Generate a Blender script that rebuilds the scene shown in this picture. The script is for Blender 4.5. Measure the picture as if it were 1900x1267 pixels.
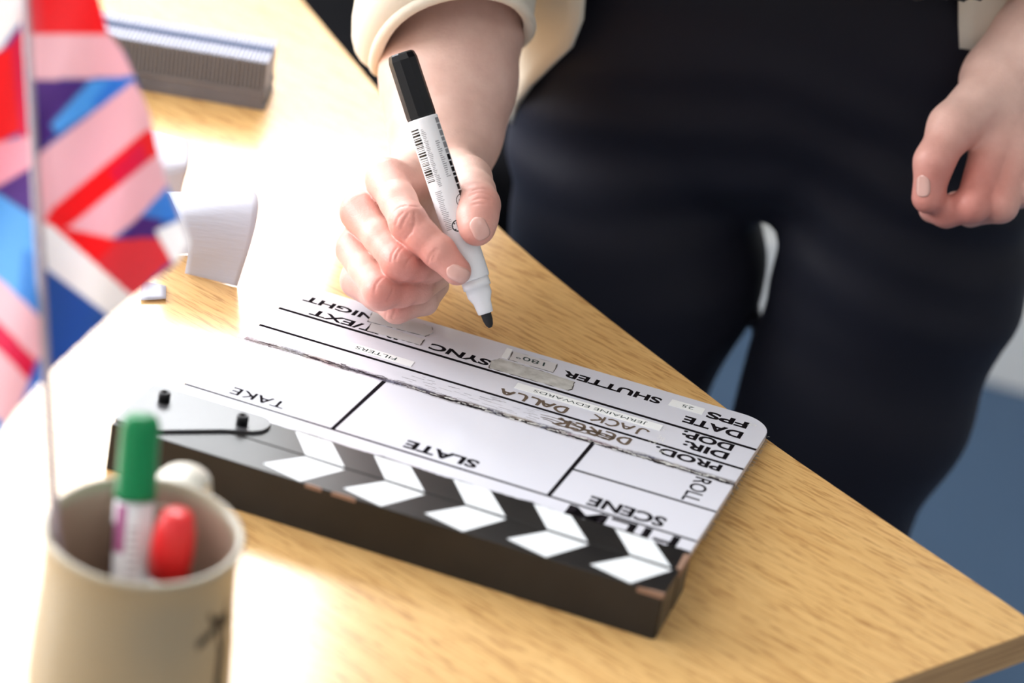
import bpy, bmesh, math, random
import numpy as np
from mathutils import Vector, Matrix

for o in list(bpy.data.objects):
    bpy.data.objects.remove(o)
SC = bpy.context.scene
COL = SC.collection
random.seed(7)
TH = 0.74                                  # table top height

# ------------------------------------------------------------------ camera
CW = Vector((0.50235931, -1.42173418, 1.54162198))
RI = Vector((0.9352640506, 0.3249688178, 0.1402726740))
DN = Vector((0.2738787558, -0.4133856377, -0.8683908922))
FW = Vector((-0.2242132529, 0.8505924885, -0.4756267815))
FPX = 5600.0
cd = bpy.data.cameras.new('camera')
cam = bpy.data.objects.new('camera', cd)
COL.objects.link(cam)
cam.matrix_world = Matrix(((RI.x, -DN.x, -FW.x, CW.x), (RI.y, -DN.y, -FW.y, CW.y), (RI.z, -DN.z, -FW.z, CW.z), (0, 0, 0, 1)))
cd.sensor_width = 36.0
cd.lens = FPX * 36.0 / 1900.0
cd.clip_start = 0.05
cd.dof.use_dof = True
cd.dof.focus_distance = 1.635
cd.dof.aperture_fstop = 4.2
SC.camera = cam

def W(px, py, dep):
    """a point seen in direction (px,py) at depth dep metres"""
    return CW + dep * (RI * ((px - 950) / FPX) + DN * ((py - 633.5) / FPX) + FW)

def Z(px, py, z=TH):
    v = RI * ((px - 950) / FPX) + DN * ((py - 633.5) / FPX) + FW
    return CW + v * ((z - CW.z) / v.z)

# ------------------------------------------------------------------ light
SC.view_settings.view_transform = 'Standard'
SC.view_settings.look = 'None'
SC.view_settings.exposure = 0.0
SC.view_settings.gamma = 1.0
SC.view_settings.use_curve_mapping = False
world = bpy.data.worlds.new('world')
SC.world = world
world.use_nodes = True
bg = world.node_tree.nodes['Background']
bg.inputs[0].default_value = (0.80, 0.88, 1.0, 1)
bg.inputs[1].default_value = 1.0

def area(name, loc, target, sx, sy, power, color):
    l = bpy.data.lights.new(name, 'AREA')
    l.shape = 'RECTANGLE'; l.size = sx; l.size_y = sy
    l.energy = power; l.color = color
    o = bpy.data.objects.new(name, l)
    COL.objects.link(o)
    o.location = loc
    d = Vector(target) - Vector(loc)
    o.rotation_euler = d.to_track_quat('-Z', 'Y').to_euler()
    return o

# daylight entering through the window in the back wall and the window in the left wall
area('daylight_back', (-1.52, 1.66, 2.02), (-1.52, 0.0, 1.80), 2.70, 0.96, 130, (0.96, 0.98, 1.0))
area('daylight_left', (-3.02, -0.2, 1.75), (0.0, -0.2, 1.45), 2.6, 1.45, 175, (0.97, 0.98, 1.0))
# two ceiling light panels
area('ceiling_light', (0.9, -1.2, 2.68), (0.9, -1.2, 0), 1.2, 0.6, 7, (1.0, 0.96, 0.92))
area('ceiling_light_rear', (-1.2, -1.2, 2.68), (-1.2, -1.2, 0), 1.2, 0.6, 5, (1.0, 0.96, 0.92))

# ------------------------------------------------------------------ helpers
def tag(o, label=None, cat=None, group=None, kind=None):
    if label: o['label'] = label
    if cat: o['category'] = cat
    if group: o['group'] = group
    if kind: o['kind'] = kind
    return o

def empty(name, loc=(0, 0, 0), rot=(0, 0, 0)):
    o = bpy.data.objects.new(name, None)
    o.empty_display_size = 0.02
    COL.objects.link(o)
    o.location = loc; o.rotation_euler = rot
    return o

def link(name, me, mats, parent=None, smooth=False, local=True):
    o = bpy.data.objects.new(name, me)
    COL.objects.link(o)
    if not isinstance(mats, (list, tuple)): mats = [mats]
    for m in mats: me.materials.append(m)
    if smooth:
        me.polygons.foreach_set('use_smooth', [True] * len(me.polygons))
    if parent is not None:
        o.parent = parent
        if not local:
            o.matrix_parent_inverse = parent.matrix_world.inverted()
    return o

def setin(b, **kw):
    for k, v in kw.items():
        k = k.replace('_', ' ')
        b.inputs[k].default_value = v

def mat(name, col, rough=0.5, metallic=0.0, **kw):
    m = bpy.data.materials.new(name)
    m.use_nodes = True
    b = m.node_tree.nodes['Principled BSDF']
    b.inputs['Base Color'].default_value = (*col, 1)
    b.inputs['Roughness'].default_value = rough
    b.inputs['Metallic'].default_value = metallic
    for k, v in kw.items():
        b.inputs[k.replace('_', ' ')].default_value = v
    return m

class NT:
    def __init__(s, m):
        s.m = m; s.t = m.node_tree; s.n = s.t.nodes; s.l = s.t.links
        s.b = s.n['Principled BSDF']
    def new(s, typ, **kw):
        n = s.n.new(typ)
        for k, v in kw.items(): setattr(n, k, v)
        return n
    def noise(s, vec, scale, detail=3, rough=0.5, dist=0.0):
        n = s.new('ShaderNodeTexNoise')
        n.inputs['Scale'].default_value = scale
        n.inputs['Detail'].default_value = detail
        n.inputs['Roughness'].default_value = rough
        n.inputs['Distortion'].default_value = dist
        s.l.new(vec, n.inputs['Vector'])
        return n.outputs['Fac']
    def obj(s): return s.new('ShaderNodeTexCoord').outputs['Object']
    def mapping(s, vec, loc=(0, 0, 0), rot=(0, 0, 0), scale=(1, 1, 1)):
        n = s.new('ShaderNodeMapping')
        n.inputs['Location'].default_value = loc
        n.inputs['Rotation'].default_value = rot
        n.inputs['Scale'].default_value = scale
        s.l.new(vec, n.inputs['Vector'])
        return n.outputs[0]
    def ramp(s, fac, stops):
        n = s.new('ShaderNodeValToRGB')
        e = n.color_ramp.elements
        while len(e) < len(stops): e.new(0.5)
        for i, (p, c) in enumerate(stops):
            e[i].position = p
            e[i].color = (*c, 1) if len(c) == 3 else c
        s.l.new(fac, n.inputs[0])
        return n.outputs[0]
    def mix(s, fac, a, b, blend='MIX'):
        n = s.new('ShaderNodeMix', data_type='RGBA', blend_type=blend)
        if isinstance(fac, (int, float)): n.inputs[0].default_value = fac
        else: s.l.new(fac, n.inputs[0])
        for i, v in ((6, a), (7, b)):
            if isinstance(v, (tuple, list)): n.inputs[i].default_value = (*v, 1)
            else: s.l.new(v, n.inputs[i])
        return n.outputs[2]
    def math(s, op, a, b=None):
        n = s.new('ShaderNodeMath', operation=op)
        for i, v in ((0, a), (1, b)):
            if v is None: continue
            if isinstance(v, (int, float)): n.inputs[i].default_value = v
            else: s.l.new(v, n.inputs[i])
        return n.outputs[0]
    def color(s, out): s.l.new(out, s.b.inputs['Base Color'])
    def bump(s, h, strength=0.3, dist=0.001):
        n = s.new('ShaderNodeBump')
        n.inputs['Strength'].default_value = strength
        n.inputs['Distance'].default_value = dist
        s.l.new(h, n.inputs['Height'])
        s.l.new(n.outputs[0], s.b.inputs['Normal'])

# ------------------------------------------------------------------ mesh helpers
def mesh_from(name, verts, faces):
    me = bpy.data.meshes.new(name)
    me.from_pydata([tuple(v) for v in verts], [], faces)
    me.update()
    return me

def bm_mesh(name, bm):
    bmesh.ops.recalc_face_normals(bm, faces=bm.faces)
    me = bpy.data.meshes.new(name)
    bm.to_mesh(me); bm.free()
    return me

def bm_box(bm, x0, x1, y0, y1, z0, z1, mi=0, bev=0.0, M=None):
    t = bmesh.new()
    bmesh.ops.create_cube(t, size=1)
    for v in t.verts:
        v.co = Vector(((x0 + x1) / 2 + v.co.x * (x1 - x0), (y0 + y1) / 2 + v.co.y * (y1 - y0), (z0 + z1) / 2 + v.co.z * (z1 - z0)))
    if bev > 0:
        bmesh.ops.bevel(t, geom=list(t.edges), offset=bev, segments=2, affect='EDGES', profile=0.5)
    bm_join(bm, t, mi, M)

def bm_join(bm, t, mi=0, M=None):
    mp = {}
    for v in t.verts:
        mp[v] = bm.verts.new(M @ v.co if M else v.co)
    for f in t.faces:
        try:
            nf = bm.faces.new([mp[v] for v in f.verts])
            nf.material_index = mi; nf.smooth = f.smooth
        except ValueError:
            pass
    t.free()

def bm_prism(bm, pts, z0, z1, mi=0, M=None, bev=0.0):
    t = bmesh.new()
    lo = [t.verts.new((x, y, z0)) for x, y in pts]
    hi = [t.verts.new((x, y, z1)) for x, y in pts]
    n = len(pts)
    t.faces.new(hi); t.faces.new(lo[::-1])
    for i in range(n):
        t.faces.new((lo[i], lo[(i + 1) % n], hi[(i + 1) % n], hi[i]))
    bmesh.ops.recalc_face_normals(t, faces=t.faces)
    if bev > 0:
        ed = [e for e in t.edges if abs(e.verts[0].co.z - z1) < 1e-7 and abs(e.verts[1].co.z - z1) < 1e-7]
        bmesh.ops.bevel(t, geom=ed, offset=bev, segments=2, affect='EDGES', profile=0.5)
    bm_join(bm, t, mi, M)

def lathe(bm, prof, n=48, M=None, mi=0, close=False):
    """prof: list of (r, z)"""
    t = bmesh.new()
    rings = []
    for r, z in prof:
        if r < 1e-7:
            rings.append([t.verts.new((0, 0, z))] * n)
        else:
            rings.append([t.verts.new((r * math.cos(2 * math.pi * k / n), r * math.sin(2 * math.pi * k / n), z)) for k in range(n)])
    idx = list(range(len(rings) - 1))
    pairs = [(rings[i], rings[i + 1]) for i in idx]
    if close: pairs.append((rings[-1], rings[0]))
    for a, b in pairs:
        for k in range(n):
            vs = [a[k], a[(k + 1) % n], b[(k + 1) % n], b[k]]
            u = []
            for v in vs:
                if v not in u: u.append(v)
            if len(u) > 2:
                try: t.faces.new(u).smooth = True
                except ValueError: pass
    bmesh.ops.recalc_face_normals(t, faces=t.faces)
    bm_join(bm, t, mi, M)

def frame(p, q, hint=(0, 0, 1)):
    """matrix with local z from p to q"""
    z = (Vector(q) - Vector(p)).normalized()
    x = Vector(hint).cross(z)
    if x.length < 1e-4: x = Vector((1, 0, 0)).cross(z)
    x.normalize(); y = z.cross(x)
    return Matrix(((x.x, y.x, z.x, p[0]), (x.y, y.y, z.y, p[1]), (x.z, y.z, z.z, p[2]), (0, 0, 0, 1)))

def tube(bm, pts, r, n=12, mi=0, cap=True):
    t = bmesh.new()
    pts = [Vector(p) for p in pts]
    rings = []
    prev = None
    for i, p in enumerate(pts):
        d = (pts[min(i + 1, len(pts) - 1)] - pts[max(i - 1, 0)]).normalized()
        if prev is None:
            a = d.orthogonal().normalized()
        else:
            a = (prev - d * prev.dot(d)).normalized()
        prev = a
        b = d.cross(a)
        rr = r[i] if isinstance(r, (list, tuple)) else r
        rings.append([t.verts.new(p + (a * math.cos(2 * math.pi * k / n) + b * math.sin(2 * math.pi * k / n)) * rr) for k in range(n)])
    for i in range(len(rings) - 1):
        for k in range(n):
            t.faces.new((rings[i][k], rings[i][(k + 1) % n], rings[i + 1][(k + 1) % n], rings[i + 1][k])).smooth = True
    if cap:
        t.faces.new(rings[0][::-1]); t.faces.new(rings[-1])
    bmesh.ops.recalc_face_normals(t, faces=t.faces)
    bm_join(bm, t, mi)

# ------------------------------------------------------------------ SDF meshing
def smin(a, b, k):
    h = np.clip(0.5 + 0.5 * (b - a) / k, 0, 1)
    return b + (a - b) * h - k * h * (1 - h)

def cone(P, a, b, ra, rb):
    a = np.asarray(a, dtype=np.float32); b = np.asarray(b, dtype=np.float32)
    ba = b - a
    L = float(ba @ ba) + 1e-12
    pa = P - a
    t = np.clip((pa @ ba) / L, 0, 1)
    d = pa - t[:, None] * ba
    return np.sqrt((d * d).sum(1)) - (ra + (rb - ra) * t)

def ellip(P, c, r, R=None):
    q = P - np.asarray(c, dtype=np.float32)
    if R is not None: q = q @ np.asarray(R, dtype=np.float32)      # columns = axes
    r = np.asarray(r, dtype=np.float32)
    k0 = np.sqrt(((q / r) ** 2).sum(1))
    k1 = np.sqrt(((q / (r * r)) ** 2).sum(1)) + 1e-9
    return k0 * (k0 - 1.0) / k1

def sdf_mesh(name, fn, lo, hi, h, newton=2):
    lo = np.array(lo, dtype=np.float32); hi = np.array(hi, dtype=np.float32)
    B = 8
    nb = np.ceil((hi - lo) / (h * B)).astype(int)
    n = nb * B
    V = np.full(tuple(n + 1), 1.0, dtype=np.float32)
    gx, gy, gz = np.meshgrid(*[np.arange(k) for k in nb], indexing='ij')
    cen = (np.stack([gx, gy, gz], -1).reshape(-1, 3) + 0.5) * (h * B) + lo
    dc = fn(cen.astype(np.float32))
    keep = np.abs(dc) < h * B * 1.35 + 0.004
    idx = np.stack([gx, gy, gz], -1).reshape(-1, 3)
    o = np.stack(np.meshgrid(*[np.arange(B + 1)] * 3, indexing='ij'), -1).reshape(-1, 3)
    for j in np.nonzero(~keep & (dc < 0))[0]:
        i = idx[j] * B
        V[i[0]:i[0] + B + 1, i[1]:i[1] + B + 1, i[2]:i[2] + B + 1] = -1.0
    ks = np.nonzero(keep)[0]
    for s in range(0, len(ks), 400):
        kk = ks[s:s + 400]
        g = (idx[kk] * B)[:, None, :] + o[None]
        pts = (g.reshape(-1, 3) * h + lo).astype(np.float32)
        v = fn(pts)
        g = g.reshape(-1, 3)
        V[g[:, 0], g[:, 1], g[:, 2]] = v
    S = V < 0
    c = [S[dx:n[0] + dx, dy:n[1] + dy, dz:n[2] + dz] for dx in (0, 1) for dy in (0, 1) for dz in (0, 1)]
    cnt = sum(x.astype(np.int8) for x in c)
    act = (cnt > 0) & (cnt < 8)
    A = np.argwhere(act)
    vid = np.full(act.shape, -1, dtype=np.int64)
    vid[act] = np.arange(len(A))
    pos = np.zeros((len(A), 3), dtype=np.float64); num = np.zeros(len(A))
    offs = [(dx, dy, dz) for dx in (0, 1) for dy in (0, 1) for dz in (0, 1)]
    for a in offs:
        for ax in range(3):
            if a[ax] == 1: continue
            b = list(a); b[ax] = 1
            va = V[A[:, 0] + a[0], A[:, 1] + a[1], A[:, 2] + a[2]]
            vb = V[A[:, 0] + b[0], A[:, 1] + b[1], A[:, 2] + b[2]]
            m = (va < 0) != (vb < 0)
            t = np.where(m, va / np.where(m, va - vb, 1), 0)
            p = A + np.array(a)
            p = p.astype(np.float64); p[:, ax] += t
            pos[m] += p[m]; num[m] += 1
    pos = pos / num[:, None] * h + lo
    faces = []
    for ax in range(3):
        u, w = (ax + 1) % 3, (ax + 2) % 3
        sl0 = [slice(0, None)] * 3; sl1 = [slice(0, None)] * 3
        sl0[ax] = slice(0, -1); sl1[ax] = slice(1, None)
        a0 = S[tuple(sl0)]; a1 = S[tuple(sl1)]
        ch = a0 != a1
        E_ = np.argwhere(ch)
        ok = (E_[:, u] > 0) & (E_[:, w] > 0) & (E_[:, u] < n[u]) & (E_[:, w] < n[w])
        E_ = E_[ok]
        fl = a0[E_[:, 0], E_[:, 1], E_[:, 2]]
        def cell(du, dw):
            q = E_.copy(); q[:, u] -= du; q[:, w] -= dw
            return vid[q[:, 0], q[:, 1], q[:, 2]]
        q = np.stack([cell(1, 1), cell(0, 1), cell(0, 0), cell(1, 0)], 1)
        q[~fl] = q[~fl][:, ::-1]
        faces.append(q)
    F = np.concatenate(faces)
    F = F[(F >= 0).all(1)]
    P = pos.astype(np.float32)
    e = h * 0.5
    for _ in range(newton):
        d = fn(P)
        g = np.stack([fn(P + np.array(v, dtype=np.float32)) - fn(P - np.array(v, dtype=np.float32)) for v in ((e, 0, 0), (0, e, 0), (0, 0, e))], 1) / (2 * e)
        gl = np.maximum((g * g).sum(1), 0.05)
        st = np.clip(d / gl, -h, h)
        P = P - g * st[:, None] * 0.8
    me = bpy.data.meshes.new(name)
    me.vertices.add(len(P)); me.vertices.foreach_set('co', P.astype(np.float32).ravel())
    me.loops.add(len(F) * 4); me.loops.foreach_set('vertex_index', F.astype(np.int32).ravel())
    me.polygons.add(len(F))
    me.polygons.foreach_set('loop_start', np.arange(0, len(F) * 4, 4, dtype=np.int32))
    me.polygons.foreach_set('use_smooth', np.ones(len(F), dtype=bool))
    me.update(calc_edges=True)
    me.validate()
    return me, P

def colattr(me, cols):
    a = me.color_attributes.new('tint', 'FLOAT_COLOR', 'POINT')
    c = np.ones((len(me.vertices), 4), dtype=np.float32); c[:, :3] = cols
    a.data.foreach_set('color', c.ravel())

def attr_node(nt, name='tint'):
    n = nt.new('ShaderNodeAttribute'); n.attribute_name = name
    return n.outputs['Color']

# ------------------------------------------------------------------ materials of the setting
M_wall = mat('wall_paint', (0.50, 0.51, 0.50), 0.85)
t = NT(M_wall); t.bump(t.noise(t.obj(), 220, 2), 0.15, 0.001)
M_ceil = mat('ceiling_paint', (0.62, 0.62, 0.61), 0.9)
M_white = mat('white_gloss_paint', (0.80, 0.80, 0.79), 0.35)
M_carpet = mat('blue_carpet', (0.060, 0.115, 0.205), 0.95)
t = NT(M_carpet)
v = t.obj()
t.color(t.mix(t.noise(v, 900, 3), (0.050, 0.098, 0.180), (0.085, 0.150, 0.250)))
t.bump(t.noise(v, 1400, 2), 0.6, 0.003)
M_alu = mat('window_frame_white', (0.75, 0.76, 0.78), 0.4)
M_glass = mat('window_glass', (1, 1, 1), 0.0, Transmission_Weight=1.0, IOR=1.45)

def struct(name, me, m, parent=None):
    o = link(name, me, m, parent)
    if parent is None: o['kind'] = 'structure'
    return o

X0, X1, Y0, Y1, H = -3.0, 2.6, -2.6, 1.56, 2.72
bm = bmesh.new(); bm_box(bm, X0 - .15, X1 + .15, Y0 - .15, Y1 + .15, -0.1, 0.0)
struct('floor', bm_mesh('floor', bm), M_carpet)
bm = bmesh.new(); bm_box(bm, X0 - .15, X1 + .15, Y0 - .15, Y1 + .15, H, H + .1)
struct('ceiling', bm_mesh('ceiling', bm), M_ceil)
def wall(name, fixed, axis, a0, a1, t0, t1, hole=None):
    bm = bmesh.new()
    def put(u0, u1, z0, z1):
        if axis == 'x': bm_box(bm, u0, u1, t0, t1, z0, z1)
        else: bm_box(bm, t0, t1, u0, u1, z0, z1)
    if hole is None: put(a0, a1, 0, H)
    else:
        h0, h1, z0, z1 = hole
        put(a0, h0, 0, H); put(h1, a1, 0, H); put(h0, h1, 0, z0); put(h0, h1, z1, H)
    return struct(name, bm_mesh(name, bm), M_wall)
wall('wall_back', 0, 'x', X0, X1, Y1, Y1 + .15, (-2.92, -0.12, 1.49, 2.55))
wall('wall_left', 0, 'y', Y0, Y1, X0 - .15, X0, (-1.55, 1.15, 0.98, 2.52))
wall('wall_right', 0, 'y', Y0, Y1, X1, X1 + .15)
wall('wall_front', 0, 'x', X0, X1, Y0 - .15, Y0)
for nm, b in (('baseboard_back', (X0, X1, Y1 - .015, Y1, 0, .10)), ('baseboard_left', (X0, X0 + .015, Y0, Y1 - .015, 0, .10)), ('baseboard_right', (X1 - .015, X1, Y0, Y1 - .015, 0, .10))):
    bm = bmesh.new(); bm_box(bm, *b, bev=0.003); struct(nm, bm_mesh(nm, bm), M_white)

def window(name, axis, u0, u1, z0, z1, w0, mull):
    """frame standing in the reveal of the wall"""
    root = None
    bm = bmesh.new()
    def put(b, a0, a1, c0, c1, e0=0.0, e1=0.05):
        if axis == 'x': bm_box(b, a0, a1, w0 + e0, w0 + e1, c0, c1)
        else: bm_box(b, w0 - e1, w0 - e0, a0, a1, c0, c1)
    put(bm, u0, u1, z0, z0 + .05); put(bm, u0, u1, z1 - .05, z1)
    put(bm, u0, u0 + .05, z0 + .05, z1 - .05); put(bm, u1 - .05, u1, z0 + .05, z1 - .05)
    for k in range(1, mull):
        c = u0 + (u1 - u0) * k / mull
        put(bm, c - .025, c + .025, z0 + .05, z1 - .05)
    f = struct(name, bm_mesh(name, bm), M_alu)
    g = bmesh.new(); put(g, u0 + .04, u1 - .04, z0 + .04, z1 - .04, 0.035, 0.041)
    link('window_pane', bm_mesh('window_pane', g), M_glass, f)
    return f
window('window_1', 'x', -2.92, -0.12, 1.49, 2.55, Y1 + .105, 3)
window('window_2', 'y', -1.55, 1.15, 0.98, 2.52, X0 - .08, 3)

# ------------------------------------------------------------------ desk
M_wood = mat('oak_laminate', (0.75, 0.43, 0.16), 0.5, Specular_IOR_Level=0.25, Coat_Weight=1.0, Coat_Roughness=0.20, Coat_IOR=1.55)
t = NT(M_wood)
v = t.mapping(t.obj(), rot=(0, 0, math.radians(20.3)))
vs = t.mapping(v, scale=(0.7, 26.0, 1.0))
n1 = t.noise(vs, 9, 5, 0.6, 0.4)
vf = t.mapping(v, scale=(2.6, 62.0, 3.0))
n2 = t.noise(vf, 7, 4, 0.65)
vp = t.mapping(v, scale=(38.0, 460.0, 40.0))
n3 = t.noise(vp, 1.6, 2, 0.5)
c1 = t.ramp(n1, [(0.32, (0.73, 0.44, 0.165)), (0.50, (0.77, 0.475, 0.185)), (0.70, (0.80, 0.505, 0.205))])
c2 = t.ramp(n2, [(0.34, (0.83, 0.76, 0.69)), (0.56, (1, 1, 1)), (1.0, (1.03, 1.03, 1.03))])
c3 = t.ramp(n3, [(0.37, (0.60, 0.50, 0.40)), (0.46, (1, 1, 1))])
t.color(t.mix(0.75, t.mix(0.85, c1, c2, 'MULTIPLY'), c3, 'MULTIPLY'))
t.bump(n2, 0.05, 0.0004)
M_band = mat('oak_edge_band', (0.45, 0.24, 0.10), 0.6)
t = NT(M_band)
t.color(t.ramp(t.noise(t.mapping(t.obj(), scale=(3, 3, 160)), 6, 3), [(0.35, (0.36, 0.20, 0.085)), (0.65, (0.56, 0.34, 0.16))]))
M_dark = mat('grey_metal_leg', (0.16, 0.16, 0.17), 0.45, 0.6)

K = Z(1932, 1166)
nd = (Z(1652, 1267) - K).normalized()
far = [(-0.75, 1.02), (-0.50, 0.762), (-0.30, 0.545), (-0.161, 0.389), (-0.0635, 0.284), (0.005, 0.208), (0.0727, 0.1385), (0.150, 0.079), (0.2327, 0.0212), (0.283, -0.0145), (0.33, -0.043), (0.3765, -0.0712), (0.4407, -0.1093), (K.x, K.y)]
def smoothpts(p, it=2):
    for _ in range(it):
        q = [p[0]]
        for a, b in zip(p[:-1], p[1:]):
            q += [(a[0] * .75 + b[0] * .25, a[1] * .75 + b[1] * .25), (a[0] * .25 + b[0] * .75, a[1] * .25 + b[1] * .75)]
        p = q + [p[-1]]
    return p
far = smoothpts(far)
NE = K + nd * 0.85
outline = far[::-1] + [(-1.45, 1.02), (-1.45, NE.y), (NE.x, NE.y)]
desk = empty('desk', (-0.4, 0.0, 0.0))
tag(desk, 'light oak veneer desk with a curved back edge, carrying everything', 'desk')
bm = bmesh.new()
DT = 0.018
bm_prism(bm, [(x + 0.4, y) for x, y in outline], TH - DT, TH, 0, bev=0.0006)
bm.normal_update()
for f in bm.faces:
    if abs(f.normal.z) < 0.5: f.material_index = 1
me = bm_mesh('table_top', bm)
link('table_top', me, [M_wood, M_band], desk)
for x, y in ((-1.35, 0.90), (-1.35, -0.78), (0.02, -0.78), (-0.90, 0.90)):
    bm = bmesh.new(); bm_box(bm, x + .4 - .025, x + .4 + .025, y - .025, y + .025, 0, TH - DT, bev=0.003)
    link('leg', bm_mesh('leg', bm), M_dark, desk)

# ------------------------------------------------------------------ clapperboard (local frame in metres, y away from the sticks' side)
mm = 0.001
M_acr = mat('white_acrylic', (0.70, 0.70, 0.77), 0.10, IOR=1.49)
M_black = mat('black_paint', (0.012, 0.010, 0.010), 0.36, Specular_IOR_Level=0.42)
t = NT(M_black)
t.color(t.ramp(t.noise(t.obj(), 60, 4), [(0.3, (0.008, 0.007, 0.007)), (0.8, (0.015, 0.013, 0.012))]))
M_strw = mat('white_stripe_paint', (0.80, 0.83, 0.86), 0.4)
M_chip = mat('bare_wood_chip', (0.26, 0.15, 0.10), 0.8)
M_ink = mat('black_print', (0.012, 0.010, 0.012), 0.9, Specular_IOR_Level=0.0)
M_tape = mat('old_grey_tape', (0.50, 0.49, 0.46), 0.55)
t = NT(M_tape); t.color(t.ramp(t.noise(t.obj(), 160, 4), [(0.35, (0.42, 0.41, 0.38)), (0.65, (0.60, 0.59, 0.56))]))
M_label = mat('white_label', (0.87, 0.88, 0.88), 0.5)
M_grime = mat('ink_grime', (0.05, 0.035, 0.04), 0.9, Specular_IOR_Level=0.0)
M_hw = mat('faded_marker_ink', (0.13, 0.095, 0.07), 0.9, Specular_IOR_Level=0.0)
M_hplate = mat('hinge_plate_metal', (0.055, 0.055, 0.06), 0.40, 0.0, Specular_IOR_Level=0.95, Coat_Weight=0.0, Coat_Roughness=0.18)
M_bolt = mat('black_bolt_metal', (0.02, 0.02, 0.022), 0.30, 0.7)

# acrylic with grime along the groove: a map of dried ink on the sheet
t = NT(M_acr)
v = t.obj()
sep = t.new('ShaderNodeSeparateXYZ'); t.l.new(v, sep.inputs[0])
ny = t.noise(t.mapping(v, scale=(1, 1, 1)), 45, 4, 0.6)
yy = t.math('ADD', sep.outputs[1], t.math('MULTIPLY', t.math('SUBTRACT', ny, 0.5), 0.006))
dst = t.math('ABSOLUTE', t.math('ADD', yy, 0.0865))
fade = t.math('SUBTRACT', 1.0, t.math('DIVIDE', dst, 0.0062))
fade = t.math('MAXIMUM', fade, 0.0)
streak = t.noise(t.mapping(v, scale=(30, 260, 1)), 3.2, 5, 0.7)
spl = t.noise(v, 900, 3, 0.7)
msk = t.math('MULTIPLY', fade, t.math('MULTIPLY', streak, 1.5))
msk = t.math('MULTIPLY', msk, t.math('ADD', spl, 0.25))
m2 = t.ramp(msk, [(0.20, (0, 0, 0)), (0.46, (1, 1, 1))])
hue = t.ramp(t.noise(v, 16, 2), [(0.34, (0.32, 0.20, 0.24)), (0.47, (0.20, 0.18, 0.17)), (0.55, (0.16, 0.17, 0.24)), (0.66, (0.50, 0.38, 0.18))])
basew = t.mix(t.ramp(t.noise(v, 12, 3), [(0.55, (0, 0, 0)), (0.8, (0.35, 0.35, 0.35))]), (0.70, 0.70, 0.77), (0.66, 0.66, 0.71))
t.color(t.mix(m2, basew, hue))

clap = empty('clapperboard', (0, 0, 0.74398701), (-0.0806106, 0, 0))
tag(clap, 'worn white film clapperboard with black and white striped sticks lying on the desk', 'clapperboard')

def rounded(x0, x1, y0, y1, r, corners):
    """corners: set of 'ne','nw','se','sw' rounded with radius r"""
    P = []
    def arc(cx, cy, a0, a1, n=9):
        for k in range(n + 1):
            a = math.radians(a0 + (a1 - a0) * k / n); P.append((cx + r * math.cos(a), cy + r * math.sin(a)))
    if 'se' in corners: arc(x1 - r, y0 + r, -90, 0)
    else: P.append((x1, y0))
    if 'ne' in corners: arc(x1 - r, y1 - r, 0, 90)
    else: P.append((x1, y1))
    if 'nw' in corners: arc(x0 + r, y1 - r, 90, 180)
    else: P.append((x0, y1))
    if 'sw' in corners: arc(x0 + r, y0 + r, 180, 270)
    else: P.append((x0, y0))
    return P
S = lambda pts: [(x * mm, y * mm) for x, y in pts]
bm = bmesh.new()
bm_prism(bm, S(rounded(0, 280, -188, -88, 1, ())), -4 * mm, 0, bev=0.35 * mm)
bm_prism(bm, S(rounded(3.2, 280, -87.6, 0, 17, ('ne', 'nw'))), -4 * mm, 0, bev=0.35 * mm)
slate = link('slate_sheet', bm_mesh('slate_sheet', bm), M_acr, clap)

# printed grid
def line(bm, x0, y0, x1, y1, w, z=0.05, jag=0.0, step=3.0):
    d = Vector((x1 - x0, y1 - y0)); L = d.length; d.normalize(); n = Vector((-d.y, d.x))
    k = max(1, int(L / step)) if jag else 1
    A, B_ = [], []
    for i in range(k + 1):
        p = Vector((x0, y0)) + d * (L * i / k)
        A.append(p + n * (w / 2 + random.uniform(-jag, jag))); B_.append(p - n * (w / 2 + random.uniform(-jag, jag)))
    bm_prism(bm, S([(p.x, p.y) for p in A] + [(p.x, p.y) for p in B_[::-1]]), 0, z * mm)
bm = bmesh.new()
line(bm, 3.2, -38.6, 280, -39.6, 2.5)
line(bm, 3.2, -66.2, 280, -67.0, 2.3)
line(bm, 201.0, -124.2, 280, -123.6, 1.9)
line(bm, -0, -159.2, 280, -161.2, 1.9)
line(bm, 85.2, -89, 83.2, -159.5, 2.3)
line(bm, 202.8, -89, 201.2, -160, 2.3)
x = 110
while x < 280:
    L = random.uniform(6, 16)
    line(bm, x, -87.8 + random.uniform(-.5, .3), min(280, x + L), -87.8 + random.uniform(-.5, .3), 1.7, 0.06, 0.6, 1.6)
    x += L
link('printed_line', bm_mesh('printed_line', bm), M_ink, slate)

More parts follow.
